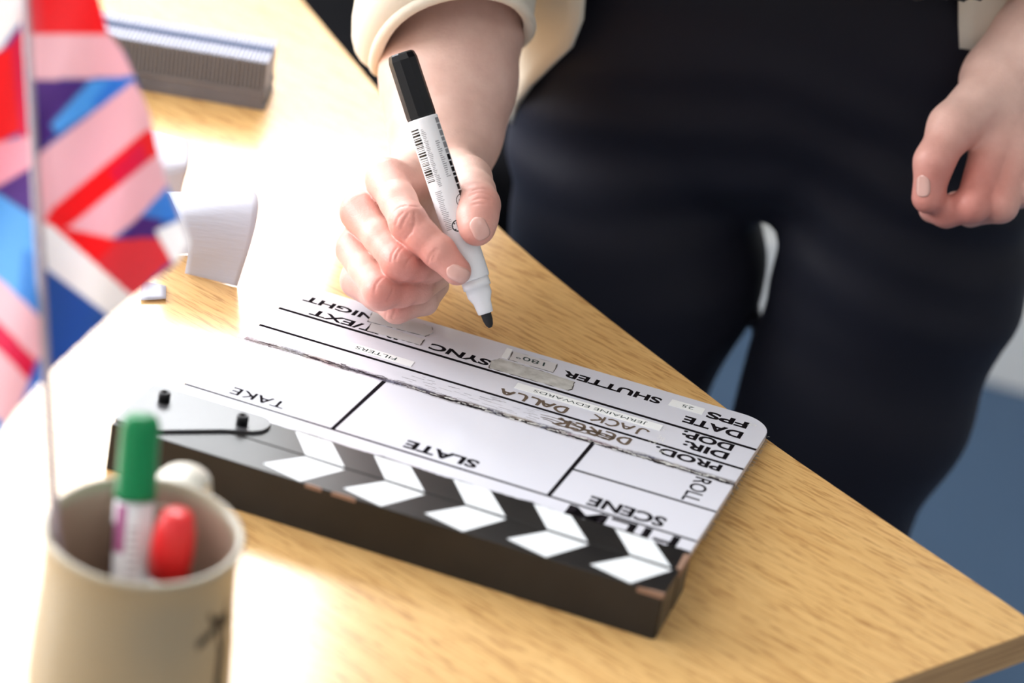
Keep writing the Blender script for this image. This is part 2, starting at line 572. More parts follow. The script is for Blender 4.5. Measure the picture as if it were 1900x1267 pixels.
def word(txt, x0, x1, yb, yt, m=None, parent=None, bold=0.036, turn=180, z=0.0, th=0.06, name='printed_word', shear=0.0):
    """txt fitted to the box; yb = far (bottom of the letters), yt = near (top of the letters); turn 180: read from the far side"""
    cu = bpy.data.curves.new(name, 'FONT')
    cu.body = txt; cu.offset = bold; cu.shear = shear; cu.resolution_u = 4
    o = bpy.data.objects.new(name, cu); COL.objects.link(o)
    bpy.context.view_layer.update()
    me = bpy.data.meshes.new_from_object(o.evaluated_get(bpy.context.evaluated_depsgraph_get()))
    bpy.data.objects.remove(o)
    P = [v.co for v in me.vertices]
    a0, a1 = min(p.x for p in P), max(p.x for p in P)
    # the letters' own base line and cap height
    b0, b1 = min(p.y for p in P), max(p.y for p in P)
    for v in me.vertices:
        u = (v.co.x - a0) / (a1 - a0); w = (v.co.y - b0) / (b1 - b0)
        if turn == 180: v.co = (((x1 + (x0 - x1) * u)) * mm, (yb + (yt - yb) * w) * mm, z * mm)
        else: v.co = ((x0 + (x1 - x0) * w) * mm, (yb + (yt - yb) * u) * mm, z * mm)
    bm = bmesh.new(); bm.from_mesh(me)
    r = bmesh.ops.extrude_face_region(bm, geom=list(bm.faces))
    for g in r['geom']:
        if isinstance(g, bmesh.types.BMVert): g.co.z += th * mm
    me2 = bm_mesh(name, bm)
    bpy.data.meshes.remove(me)
    return link(name, me2, m or M_ink, parent or slate)

word('TAKE', 23, 53.2, -146.0, -154.8, bold=0.022)
word('SLATE', 120.2, 159.8, -146.2, -155.8)
word('SCENE', 220, 260.5, -146.3, -157.8)
word('ROLL', 260.2, 269.2, -91.0, -121.2, turn=90, bold=0.012)
word('DATE', 236, 269, -23.3, -32.3)
word('FPS', 245.2, 268.6, -9.3, -18.0)
word('DOP:', 240.2, 268.6, -41.2, -50.2)
word('DIR:', 244, 268.8, -53.0, -62.0)
word('PROD.', 232.5, 269.4, -69.4, -78.0)
word('SHUTTER', 162.8, 219.4, -11.0, -19.2, bold=0.035)
word('SYNC', 90, 125, -26.0, -34.4, bold=0.035)
word('INT/EXT', 19.6, 72.5, -27.2, -35.6, bold=0.03)
word('DAY/NIGHT', 9.8, 84.0, -12.8, -20.6, bold=0.03)
word('FILM', 213.5, 272, -162.6, -179.4, bold=0.015)

def strip(name, label, pts, m, z=0.22, jag=0.0):
    P = []
    n = len(pts)
    for i in range(n):
        a = Vector(pts[i]); b = Vector(pts[(i + 1) % n])
        k = max(1, int((b - a).length / 2.2)) if jag else 1
        for j in range(k):
            p = a.lerp(b, j / k)
            P.append((p.x + random.uniform(-jag, jag), p.y + random.uniform(-jag, jag)))
    bm = bmesh.new(); bm_prism(bm, S(P), 0, z * mm)
    o = link(name, bm_mesh(name, bm), m, slate); o['label'] = label
    return o
strip('label_strip', 'long white name label strip', [(146.3, -51.4), (229, -51.3), (228.8, -43.7), (146.1, -43.9)], M_label)
strip('label_strip', 'short white label strip reading 25', [(224.1, -16.7), (243.2, -16.5), (243.1, -8.2), (224.1, -8.4)], M_label)
strip('label_strip', 'white label strip reading FILTERS', [(46.8, -62.2), (90.8, -63.0), (90.3, -55.6), (47.0, -54.8)], M_label, jag=0.1)
M_gink = mat('thin_label_ink', (0.03, 0.05, 0.045), 0.9, Specular_IOR_Level=0.0)
word('JERMAINE EDWARDS', 156.5, 220.6, -45.2, -49.4, M_gink, bold=-0.004, z=0.22, th=0.03)
word('25', 231, 237.5, -10.6, -14.2, M_gink, bold=0, z=0.22, th=0.03)
word('FILTERS', 57.2, 80.8, -57.2, -61.0, M_gink, bold=0, z=0.22, th=0.03)
M_dirt = mat('dirty_tape_edge', (0.10, 0.085, 0.075), 0.7)
def tape(label, pts, m, z=0.25, border=1.0, jag=0.25):
    c = Vector((sum(p[0] for p in pts) / len(pts), sum(p[1] for p in pts) / len(pts)))
    big = [tuple(Vector(p) + (Vector(p) - c).normalized() * border * 0.5) for p in pts]
    strip('tape_residue', 'dark dirty rim round ' + label, big, M_dirt, z * 0.5, jag * 1.6)
    return strip('tape_patch', label, pts, m, z, jag)
M_tape2 = mat('pale_tape', (0.62, 0.60, 0.60), 0.5)
tape('yellowed tape patch with 180 written on it', [(132.6, -18.6), (158.2, -18.4), (156.6, -6.4), (131.2, -7.0)], M_tape2)
tape('long grey tape patch under the 180 tape', [(127.0, -36.2), (171.5, -35.2), (173.2, -32.0), (171.6, -22.4), (150, -21.2), (128.0, -21.0), (125.0, -27)], M_tape, 0.3)
tape('pale tape patch under the hand', [(50.5, -22.8), (83.5, -20.2), (85.5, -13), (82.0, -6.0), (48.0, -8.5)], M_tape2, 0.35, 0.6)
tape('lower pale tape patch near the hand', [(54.5, -34.6), (85.0, -33.2), (84.6, -24.6), (53.0, -23.8)], M_tape2, 0.3, 0.6)
strip('tape_patch', 'thin pale torn tape', [(128.0, -18.5), (131.2, -18.6), (130.0, -4.5), (126.5, -4.5)], M_label, 0.15, 0.2)
word('180°', 135, 151.5, -9.6, -14.8, M_gink, bold=0.0, z=0.27, th=0.03, shear=-0.1)

# faded handwriting strokes
def stroke(bm, pts, w=1.5, z=0.07):
    """quadratic-smoothed ribbon"""
    P = [Vector(p) for p in pts]
    for _ in range(2):
        q = [P[0]]
        for a, b in zip(P[:-1], P[1:]): q += [a.lerp(b, .25), a.lerp(b, .75)]
        P = q + [P[-1]]
    A, B_ = [], []
    for i, p in enumerate(P):
        d = (P[min(i + 1, len(P) - 1)] - P[max(i - 1, 0)]).normalized(); n = Vector((-d.y, d.x))
        ww = w * random.uniform(.42, .58)
        A.append(p + n * ww); B_.append(p - n * ww)
    t_ = bmesh.new()
    for (a, b, c, d) in zip(A[:-1], A[1:], B_[1:], B_[:-1]):
        t_.faces.new([t_.verts.new((q.x * mm, q.y * mm, z * mm)) for q in (a, b, c, d)])
    bm_join(bm, t_)
LET = {'J': [[(0, .25), (.2, 0), (.5, 0), (.65, .25), (.65, 1)]], 'A': [[(0, 0), (.45, 1), (.9, 0)], [(.2, .4), (.7, .4)]],
       'C': [[(.85, .85), (.45, 1), (.05, .6), (.15, .15), (.5, 0), (.85, .15)]], 'K': [[(.05, 0), (.05, 1)], [(.8, 1), (.1, .45), (.8, 0)]],
       'D': [[(.05, 0), (.05, 1), (.5, .95), (.85, .55), (.6, .1), (.05, 0)]], 'L': [[(.05, 1), (.05, 0), (.75, 0)]],
       'E': [[(.75, 1), (.05, 1), (.05, 0), (.75, 0)], [(.05, .5), (.6, .5)]], 'R': [[(.05, 0), (.05, 1), (.7, .9), (.65, .5), (.1, .5), (.8, 0)]],
       'B': [[(.05, 0), (.05, 1), (.7, .85), (.1, .55), (.8, .3), (.6, 0), (.05, 0)]]}
def scribble(bm, text, xr, yb, size, adv, w=1.5):
    """written by someone on the far side: runs towards smaller x, letter tops towards the sticks"""
    x = xr
    for ch in text:
        if ch != ' ':
            for st in LET[ch]:
                stroke(bm, [(x - u * size * .95 + random.uniform(-.2, .2), yb - v_ * size + random.uniform(-.2, .2)) for u, v_ in st], w)
        x -= adv if ch != ' ' else adv * .5
bm = bmesh.new()
scribble(bm, 'JACK', 224.5, -54.2, 8.6, 8.2, 1.5)
scribble(bm, 'DALLA', 179.0, -56.0, 8.2, 7.6, 1.9)
link('handwriting', bm_mesh('handwriting', bm), M_hw, slate)
bm = bmesh.new()
scribble(bm, 'DEREK', 219.0, -70.5, 8.6, 8.4, 1.9)
for k in range(16):
    x = random.uniform(170, 214); y = random.uniform(-80, -72)
    stroke(bm, [(x, y), (x - random.uniform(3, 8), y + random.uniform(-2, 2)), (x - random.uniform(6, 14), y + random.uniform(-1, 1))], random.uniform(.5, 1.4))
link('handwriting', bm_mesh('handwriting', bm), M_hw, slate)
# dried scratches of ink along the groove and small flecks
bm = bmesh.new()
for k in range(210):
    x = random.uniform(8, 262); y = -86.6 + random.gauss(0, 1.1)
    L = random.uniform(1.5, 8)
    if 30 < x < 110 or random.random() < .65:
        stroke(bm, [(x, y), (x + L * .5, y + random.uniform(-.8, .8)), (x + L, y + random.uniform(-.6, .6))], random.uniform(.2, .75), 0.08)
for k in range(60):
    x = random.uniform(90, 200); y = random.uniform(-84, -69)
    stroke(bm, [(x, y), (x + random.uniform(2, 9), y + random.uniform(-.5, .5))], random.uniform(.12, .3), 0.06)
link('ink_scratches', bm_mesh('ink_scratches', bm), M_grime, slate)
M_scr = mat('scraped_white_plastic', (0.75, 0.75, 0.72), 0.6)
bm = bmesh.new()
for k in range(120):
    x = random.uniform(100, 275); y = -86.8 + random.gauss(0, .8)
    stroke(bm, [(x, y), (x + random.uniform(1, 4), y + random.uniform(-.5, .5))], random.uniform(.2, .8), 0.12)
for cx, cy in ((232, -60), (230, -66), (236, -75), (269.5, -11), (229, -48)):
    for k in range(14):
        x = cx + random.gauss(0, 1.2); y = cy + random.gauss(0, 1.2)
        stroke(bm, [(x, y), (x + random.uniform(-1, 1), y + random.uniform(-1, 1))], .5, 0.12)
link('scrapes', bm_mesh('scrapes', bm), M_scr, slate)
# fuzzy fastener strip under the right edge
M_fuzz = mat('fuzzy_fastener', (0.35, 0.32, 0.29), 0.95)
bm = bmesh.new()
bm_box(bm, 262 * mm, 279.6 * mm, -84 * mm, -26 * mm, -5.2 * mm, -4.05 * mm)
for k in range(130):
    y = random.uniform(-150, -14) ; x = 280.3
    p = Vector((x, y, random.uniform(-4.6, -2.5)))
    q = p + Vector((random.uniform(.4, 2.0), random.uniform(-1, 1), random.uniform(-.8, .8)))
    tube(bm, [p * mm, p.lerp(q, .6) * mm + Vector((0, 0, .0003)), q * mm], 0.00012, 4)
link('fastener_strip', bm_mesh('fastener_strip', bm), M_fuzz, clap)

# sticks
def stick(name, ya, yb, stripes, jagside=None, x0=-8.5, x1=281.5):
    """ya near, yb far; stripes list of 4-point polygons on the top face"""
    bm = bmesh.new()
    n = 120
    P = [(x0, ya), (x1 - 1.5, ya), (x1, ya + 1.5), (x1, yb - 1.5), (x1 - 1.5, yb)]
    if jagside:
        s = 0.0
        for i in range(n + 1):
            x = x1 - 2 - (x1 - 2 - 40) * i / n
            s = s * .8 + random.uniform(-.45, .45)
            if random.random() < .06: s += random.uniform(-1.2, 1.4)
            s = max(-1.6, min(1.6, s))
            P.append((x, yb + s))
    P.append((x0, yb))
    bm_prism(bm, S(P), -20.0 * mm, 3 * mm, 0, bev=0.4 * mm)
    for v_ in bm.verts:          # the underside lies flat on the desk
        if v_.co.z < -0.015: v_.co.z = (-0.00375 + 0.0805 * v_.co.y) / 0.9968
    for q in stripes:
        bm_prism(bm, S(q), 2.9 * mm, 3.06 * mm, 1)
    return bm
per = 42.8
outer = []
for k in range(5):
    xs = 85.3 + per * k
    outer.append([(xs - 14.6, -222.4), (xs + 7.6, -228.6), (xs + 21.6, -203.6), (xs - .2, -202.8)])
bm = stick('outer', -229.4, -201.9, outer)
for (x, L) in ((96, 9), (110, 13)):
    bm_prism(bm, S([(x, -229.6), (x + L, -229.6), (x + L * .75, -228.4), (x + L * .2, -228.5)]), 1.0 * mm, 3.05 * mm, 2)
bm_prism(bm, S([(268, -229.65), (281.2, -229.65), (281.65, -227.6), (276, -228.2), (271, -229.0)]), 0.2 * mm, 3.08 * mm, 2)
os_ = link('clap_stick', bm_mesh('clap_stick', bm), [M_black, M_strw, M_chip], clap); os_['label'] = 'outer hinged stick with slanted white stripes'
inner = []
for k in range(5):
    xs = 83.9 + per * k
    inner.append([(xs + .6, -200.4), (xs + 21.8, -200.8), (xs + 6.6, -179.8), (xs - 13.4, -179.6)])
bm = stick('inner', -201.2, -178.6, inner, True)
bm_prism(bm, S([(279.4, -200.8), (281.7, -200.6), (281.8, -182), (278.6, -183.5)]), -1.5 * mm, 3.08 * mm, 2)
is_ = link('fixed_stick', bm_mesh('fixed_stick', bm), [M_black, M_strw, M_chip], clap); is_['label'] = 'inner fixed stick with stripes slanting the other way'

# hinge plate
bm = bmesh.new()
hp = [(-9.2, -181.5), (-8.6, -179.0), (-6, -177.6), (20, -177.4), (52, -177.2), (55.5, -178.8), (58.0, -182.5), (58.6, -187), (57.4, -192), (54.0, -196.0), (50, -197.8), (40, -204.2), (16.5, -223.0), (12, -225.6), (4, -226.8), (-6, -226.6), (-8.8, -225)]
bm_prism(bm, S(hp), 3.05 * mm, 4.7 * mm, 0, bev=0.3 * mm)
hpl = link('hinge_plate', bm_mesh('hinge_plate', bm), M_hplate, clap)
for x, y in ((3.4, -193.4), (46.2, -192.6)):
    bm = bmesh.new()
    lathe(bm, [(0, 4.7), (3.1, 4.7), (3.1, 9.2), (2.6, 9.9), (1.5, 9.9), (1.5, 8.6), (0, 8.6)], 20)
    for v_ in bm.verts: v_.co = Vector((v_.co.x + x, v_.co.y + y, v_.co.z)) * mm
    link('bolt', bm_mesh('bolt', bm), M_bolt, hpl)

# ------------------------------------------------------------------ mug
M_mug = mat('beige_ceramic', (0.34, 0.29, 0.205), 0.38, Coat_Weight=0.3, Coat_Roughness=0.15)
M_mugin = mat('brown_pink_ceramic_inside', (0.40, 0.29, 0.22), 0.35)
M_mark = mat('dark_mug_print', (0.012, 0.010, 0.009), 0.6)
M_handle = mat('cream_ceramic', (0.72, 0.70, 0.62), 0.35)
MC = Vector((0.0905, -0.4150, TH))
mug = empty('mug', MC)
tag(mug, 'beige ceramic mug holding pens and a small flag, nearest thing on the desk', 'mug')
bm = bmesh.new()
lathe(bm, [(0, 0), (33, 0), (36, 1.5), (43.5, 10), (44.0, 25), (43.2, 45), (41.6, 68), (41.0, 84), (41.6, 93), (43.0, 98), (43.3, 99.6), (42.6, 100.6), (41.0, 100.7), (39.6, 99.6), (38.8, 96)], 96)
for v in bm.verts: v.co *= 0.001
nf = len(bm.faces)
lathe(bm, [(38.8 * .001, 96 * .001), (37.6 * .001, 80 * .001), (38 * .001, 50 * .001), (38 * .001, 14 * .001), (34 * .001, 6 * .001), (0, 5 * .001)], 96, mi=1)
link('mug_body', bm_mesh('mug_body', bm), [M_mug, M_mugin], mug)
# handle on the far side
hd = Vector((-0.15, 1.0, 0)).normalized()
bm = bmesh.new()
pts = []
for k in range(17):
    pass
HP = [(.0405, .084), (.048, .0885), (.060, .0900), (.071, .0860), (.0765, .076), (.0770, .060), (.073, .045), (.064, .033), (.052, .0275), (.0425, .026)]
pts = [hd * a + Vector((0, 0, b)) for a, b in HP]
tube(bm, pts, 0.0065, 14)
sx = hd.cross(Vector((0, 0, 1)))
for v in bm.verts:
    v.co += sx * (v.co.dot(sx) * 0.7)
link('handle', bm_mesh('handle', bm), M_handle, mug)
# dark printed figure on the side
cdir = Vector((CW.x - MC.x, CW.y - MC.y)).normalized()
phi0 = math.atan2(cdir.y, cdir.x)
def mug_r(z):
    T = [(10, 43.5), (25, 44.0), (45, 43.2), (68, 41.6), (84, 41.0)]
    for (a, b), (c, d) in zip(T[:-1], T[1:]):
        if a <= z <= c: return b + (d - b) * (z - a) / (c - a)
    return 42
def on_mug(poly, bm):
    vs = []
    for a, z in poly:
        r = (mug_r(z) + 0.15) * .001; p = phi0 + math.radians(a)
        vs.append(bm.verts.new((r * math.cos(p), r * math.sin(p), z * .001)))
    bm.faces.new(vs)
bm = bmesh.new()
for (a0, z0, a1, z1, w) in ((40, 65, 60, 72, 4.6), (48, 78, 60, 68, 4.2), (60, 68, 69, 79, 3.6), (54, 72, 70, 70, 6.5), (60, 74, 64, 56, 5.2), (63, 58, 60, 38, 4.0), (60, 42, 66, 26, 3.4)):
    for k in range(6):
        t0, t1 = k / 6, (k + 1) / 6
        A = (a0 + (a1 - a0) * t0, z0 + (z1 - z0) * t0); B = (a0 + (a1 - a0) * t1, z0 + (z1 - z0) * t1)
        if abs(a1 - a0) > abs(z1 - z0) * .8: on_mug([(A[0], A[1] - w / 2), (B[0], B[1] - w / 2), (B[0], B[1] + w / 2), (A[0], A[1] + w / 2)], bm)
        else: on_mug([(A[0] - w, A[1]), (A[0] + w, A[1]), (B[0] + w, B[1]), (B[0] - w, B[1])], bm)
o = link('printed_figure', bm_mesh('printed_figure', bm), M_mark, mug); o['label'] = 'dark printed figure on the mug side'

# ------------------------------------------------------------------ markers standing in the mug
M_green = mat('green_plastic', (0.0, 0.21, 0.065), 0.35, Specular_IOR_Level=0.3)
M_red = mat('red_plastic', (0.80, 0.022, 0.025), 0.32)
M_pwhite = mat('white_plastic', (0.78, 0.78, 0.80), 0.35)
M_pgrey = mat('marker_label_grey', (0.55, 0.53, 0.56), 0.4)
M_magenta = mat('marker_label_magenta', (0.55, 0.16, 0.36), 0.4)
M_pblack = mat('black_plastic', (0.006, 0.006, 0.008), 0.22, Specular_IOR_Level=0.35)
def cup_marker(name, label, p0, p1, capm, cap_len, prof, r=0.0085):
    L = (p1 - p0).length
    F = frame(p0, p1)
    root = empty(name, p0); tag(root, label, 'marker pen')
    root.rotation_euler = F.to_euler()
    bm = bmesh.new()
    lathe(bm, [(0, 0), (r * .8, 0), (r, .002), (r, L - cap_len + .001), (0, L - cap_len + .001)], 28)
    link('barrel', bm_mesh('barrel', bm), M_pwhite, root, True)
    bm = bmesh.new()
    z = L - cap_len
    lathe(bm, [(a, z + b) for a, b in prof], 28)
    o = link('cap', bm_mesh('cap', bm), capm, root, False)
    return root, L
g0 = Z(217, 1335, TH + .0075); g1 = Z(263, 768, TH + .138)
gm, gL = cup_marker('marker_pen', 'green capped marker pen standing in the mug', g0, g1, M_green, 0.037,
                    [(0, 0), (.0092, 0), (.0092, .002), (.0088, .003), (.0086, .030), (.0078, .0345), (.006, .0365), (0, .037)])
bm = bmesh.new()      # dark and magenta print on the side of the barrel
def barpatch(bm, r, a0, a1, z0, z1, mi=0, n=5):
    for k in range(n):
        u, w = math.radians(a0 + (a1 - a0) * k / n), math.radians(a0 + (a1 - a0) * (k + 1) / n)
        f = bm.faces.new([bm.verts.new((r * math.cos(x), r * math.sin(x), z)) for x, z in ((u, z0), (w, z0), (w, z1), (u, z1))])
        f.material_index = mi
def facing(root, p):
    """angle about the pen's axis that looks to the camera"""
    d = root.rotation_euler.to_matrix().inverted() @ (CW - p)
    return math.degrees(math.atan2(d.y, d.x))
fa = facing(gm, g0); lr = -1 if False else 1
SGN = None
def side(root, p):
    """+1 if growing angles go to the right in the view"""
    R_ = root.rotation_euler.to_matrix()
    a = math.radians(facing(root, p))
    tang = R_ @ Vector((-math.sin(a), math.cos(a), 0))
    return 1 if tang.dot(RI) > 0 else -1
sg = side(gm, g0)
barpatch(bm, .00865, fa - sg * 62, fa - sg * 84, gL - .085, gL - .048, 0)
barpatch(bm, .00863, fa - sg * 20, fa - sg * 60, gL - .060, gL - .039, 1)
for k in range(9):
    barpatch(bm, .00863, fa - sg * 12, fa + sg * 22, gL - .075 + k * .0032, gL - .0738 + k * .0032, 2, 3)
link('barrel_print', bm_mesh('barrel_print', bm), [M_pblack, M_magenta, M_pgrey], gm)
r0 = Z(268, 1325, TH + .0075); r1 = Z(331, 950, TH + .108)
rm, rL = cup_marker('marker_pen', 'red capped marker pen low in the mug', r0, r1, M_red, 0.030,
                    [(0, 0), (.0094, 0), (.0094, .014), (.0088, .021), (.0068, .0285), (.0055, .030), (0, .030)])

# ------------------------------------------------------------------ hand flag
M_pole = mat('translucent_plastic_stick', (0.44, 0.36, 0.40), 0.45, Transmission_Weight=0.15)
base = Vector((MC.x, MC.y, TH + .007)) - RI * 0.0175 + Vector((0, -0.004, 0))
rimp = Z(103, 985, TH + 0.100)
dirp = (rimp - base).normalized()
flag = empty('hand_flag', base)
tag(flag, 'small red, white and blue flag on a thin stick in the mug', 'flag')
bm = bmesh.new()
d0 = (rimp - CW).dot(FW)
topp = W(36, -190, d0 + 0.004)
tube(bm, [Vector((0, 0, 0)), rimp - base, topp - base], [.0020, .0020, .0018], 12)
lathe(bm, [(0, -.004), (.0032, -.003), (.0036, 0), (.0028, .0035), (0, .004)], 12, M=Matrix.Translation(topp - base))
link('stick', bm_mesh('stick', bm), M_pole, flag, True)
# cloth: print as polygons; pink and purple put shade and show-through into its colours
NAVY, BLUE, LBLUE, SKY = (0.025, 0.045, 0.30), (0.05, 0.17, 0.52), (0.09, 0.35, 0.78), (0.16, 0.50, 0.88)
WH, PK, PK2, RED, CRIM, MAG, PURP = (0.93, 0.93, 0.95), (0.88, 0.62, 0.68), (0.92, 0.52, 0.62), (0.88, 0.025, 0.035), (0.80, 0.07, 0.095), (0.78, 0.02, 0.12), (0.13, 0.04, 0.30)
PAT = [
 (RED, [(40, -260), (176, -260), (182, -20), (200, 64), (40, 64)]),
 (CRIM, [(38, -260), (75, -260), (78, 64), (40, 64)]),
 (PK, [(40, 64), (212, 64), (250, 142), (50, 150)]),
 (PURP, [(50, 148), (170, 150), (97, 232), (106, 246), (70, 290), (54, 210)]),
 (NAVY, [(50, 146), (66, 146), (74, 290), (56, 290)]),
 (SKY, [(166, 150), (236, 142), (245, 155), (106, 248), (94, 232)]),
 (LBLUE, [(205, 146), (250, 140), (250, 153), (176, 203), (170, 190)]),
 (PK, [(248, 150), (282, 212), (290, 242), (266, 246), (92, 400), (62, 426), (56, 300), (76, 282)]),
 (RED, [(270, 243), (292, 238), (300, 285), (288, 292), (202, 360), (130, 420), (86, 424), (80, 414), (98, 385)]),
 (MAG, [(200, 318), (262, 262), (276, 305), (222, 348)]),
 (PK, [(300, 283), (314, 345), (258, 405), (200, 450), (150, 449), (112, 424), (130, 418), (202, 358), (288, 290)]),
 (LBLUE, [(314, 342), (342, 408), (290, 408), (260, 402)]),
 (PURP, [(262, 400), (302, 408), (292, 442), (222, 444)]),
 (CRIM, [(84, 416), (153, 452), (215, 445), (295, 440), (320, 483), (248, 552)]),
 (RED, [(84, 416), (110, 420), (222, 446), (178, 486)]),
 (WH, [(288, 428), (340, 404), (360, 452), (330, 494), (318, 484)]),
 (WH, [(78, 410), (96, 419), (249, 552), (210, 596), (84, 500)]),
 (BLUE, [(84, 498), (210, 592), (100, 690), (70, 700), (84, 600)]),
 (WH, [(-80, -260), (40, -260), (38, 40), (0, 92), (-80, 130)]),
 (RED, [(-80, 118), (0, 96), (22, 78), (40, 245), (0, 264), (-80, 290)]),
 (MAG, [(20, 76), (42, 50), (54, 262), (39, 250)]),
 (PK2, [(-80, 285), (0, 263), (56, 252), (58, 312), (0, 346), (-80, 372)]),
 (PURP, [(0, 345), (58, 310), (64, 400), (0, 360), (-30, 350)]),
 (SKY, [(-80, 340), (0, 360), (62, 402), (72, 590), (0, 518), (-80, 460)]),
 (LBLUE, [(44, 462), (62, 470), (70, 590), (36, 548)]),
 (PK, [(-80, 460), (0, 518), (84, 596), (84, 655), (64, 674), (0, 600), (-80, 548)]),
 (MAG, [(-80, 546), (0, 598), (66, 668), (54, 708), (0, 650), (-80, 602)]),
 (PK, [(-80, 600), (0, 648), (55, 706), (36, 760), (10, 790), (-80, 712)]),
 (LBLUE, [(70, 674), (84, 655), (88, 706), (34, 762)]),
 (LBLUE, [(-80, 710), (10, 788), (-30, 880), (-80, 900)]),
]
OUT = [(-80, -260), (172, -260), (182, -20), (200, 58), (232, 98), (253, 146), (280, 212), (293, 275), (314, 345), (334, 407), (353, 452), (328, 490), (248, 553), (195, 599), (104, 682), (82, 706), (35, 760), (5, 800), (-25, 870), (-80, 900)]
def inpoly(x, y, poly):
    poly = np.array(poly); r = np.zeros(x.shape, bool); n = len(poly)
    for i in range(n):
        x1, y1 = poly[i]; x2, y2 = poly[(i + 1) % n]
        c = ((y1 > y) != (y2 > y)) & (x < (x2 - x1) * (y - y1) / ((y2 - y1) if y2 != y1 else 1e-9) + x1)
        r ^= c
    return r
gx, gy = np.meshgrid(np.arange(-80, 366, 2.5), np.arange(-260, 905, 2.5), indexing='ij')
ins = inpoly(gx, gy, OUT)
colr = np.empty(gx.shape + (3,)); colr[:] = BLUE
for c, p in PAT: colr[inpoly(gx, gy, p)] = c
# the cloth hangs in soft vertical folds about the stick
dep = d0 + 0.0085 + 0.0065 * np.sin((gx + 0.22 * gy) / 38.0) + 0.004 * np.sin((gx * .4 - gy) / 66.0 + 1) + 0.00008 * np.abs(gx - 70)
vid = np.full(gx.shape, -1); vid[ins] = np.arange(ins.sum())
pts = []
cols = colr[ins]
RIn, DNn, FWn, CWn, bn = (np.array(v) for v in (RI, DN, FW, CW, base))
P = CWn + dep[ins][:, None] * (RIn * ((gx[ins] - 950) / FPX)[:, None] + DNn * ((gy[ins] - 633.5) / FPX)[:, None] + FWn) - bn
a = np.stack([vid[:-1, :-1], vid[1:, :-1], vid[1:, 1:], vid[:-1, 1:]], -1).reshape(-1, 4)
a = a[(a >= 0).all(1)]
me = mesh_from('cloth', P.tolist(), a.tolist())
colattr(me, cols)
M_cloth = mat('flag_cloth', (1, 1, 1), 0.7)
t = NT(M_cloth)
ac = attr_node(t)
t.color(ac)
tr = t.new('ShaderNodeBsdfTranslucent'); t.l.new(ac, tr.inputs[0])
mx = t.new('ShaderNodeMixShader'); mx.inputs[0].default_value = 0.5
t.l.new(t.b.outputs[0], mx.inputs[1]); t.l.new(tr.outputs[0], mx.inputs[2])
t.l.new(mx.outputs[0], t.n['Material Output'].inputs[0])
cl = link('cloth', me, M_cloth, flag, True)
md = cl.modifiers.new('thickness', 'SOLIDIFY'); md.thickness = 0.0003

# ------------------------------------------------------------------ bundle of cards at the back of the desk
c0 = Z(488, 206, TH); cL = Z(270, 169, TH)
ux = (c0 - cL).normalized()                       # along the row towards the right
uy = Vector((-ux.y, ux.x, 0))                     # away from the camera
M_cardw = mat('pale_card', (0.62, 0.62, 0.70), 0.7, Specular_IOR_Level=0.2)
t = NT(M_cardw)
sp = t.new('ShaderNodeSeparateXYZ'); t.l.new(t.obj(), sp.inputs[0])
band = t.ramp(sp.outputs[1], [(0.0165, (0, 0, 0)), (0.0175, (1, 1, 1)), (0.0245, (1, 1, 1)), (0.0255, (0, 0, 0))])
front = t.ramp(sp.outputs[1], [(0.0006, (1, 1, 1)), (0.0012, (0, 0, 0))])  # shade of the front edges, put into the card colour as darker grey
t.color(t.mix(band, t.mix(front, (0.40, 0.41, 0.50), (0.17, 0.165, 0.18)), (0.035, 0.06, 0.14)))
M_book = mat('grey_booklet_paper', (0.30, 0.28, 0.30), 0.6)
t = NT(M_book); t.color(t.ramp(t.noise(t.mapping(t.obj(), scale=(1, 1, 60)), 30, 3), [(0.35, (0.09, 0.085, 0.10)), (0.65, (0.24, 0.225, 0.24))]))
zz = TH
ang = math.atan2(ux.y, ux.x)
NAMES = ['bottom', 'second', 'third', 'top']
for k in range(4):
    h_ = (0.0030, 0.0036, 0.0030, 0.0034)[k]
    L = 0.185; off = (0.001, -0.0012, 0.0008, 0.0)[k]
    bm = bmesh.new(); bm_box(bm, -L, off, 0, 0.036, 0, h_, bev=0.0004)
    o = link('booklet', bm_mesh('booklet', bm), M_book)
    o.location = (c0.x, c0.y, zz); o.rotation_euler = (0, 0, ang + (0, .006, -.004, .003)[k])
    tag(o, ['lowest grey booklet lying under the row of cards', 'grey booklet second from the bottom under the cards', 'grey booklet third from the bottom under the cards', 'uppermost flat grey booklet directly beneath the cards'][k], 'booklet', 'flat booklets under the cards')
    zz += h_
bm = bmesh.new(); bm_box(bm, -0.00105, 0.00105, 0, 0.038, 0, 0.0195, bev=0.0003)
mc = bm_mesh('card', bm); mc.materials.append(M_cardw)
N = 70
for k in range(N):
    o = bpy.data.objects.new('card', mc); COL.objects.link(o)
    p = c0 - ux * (0.0015 + k * 0.00262) + uy * random.uniform(-.0002, .0003)
    o.location = (p.x, p.y, zz); o.rotation_euler = (0, 0, ang)
    tag(o, 'small pale card with a blue band, one of the upright row on the grey booklets', 'card', 'upright cards in a row at the back of the desk')

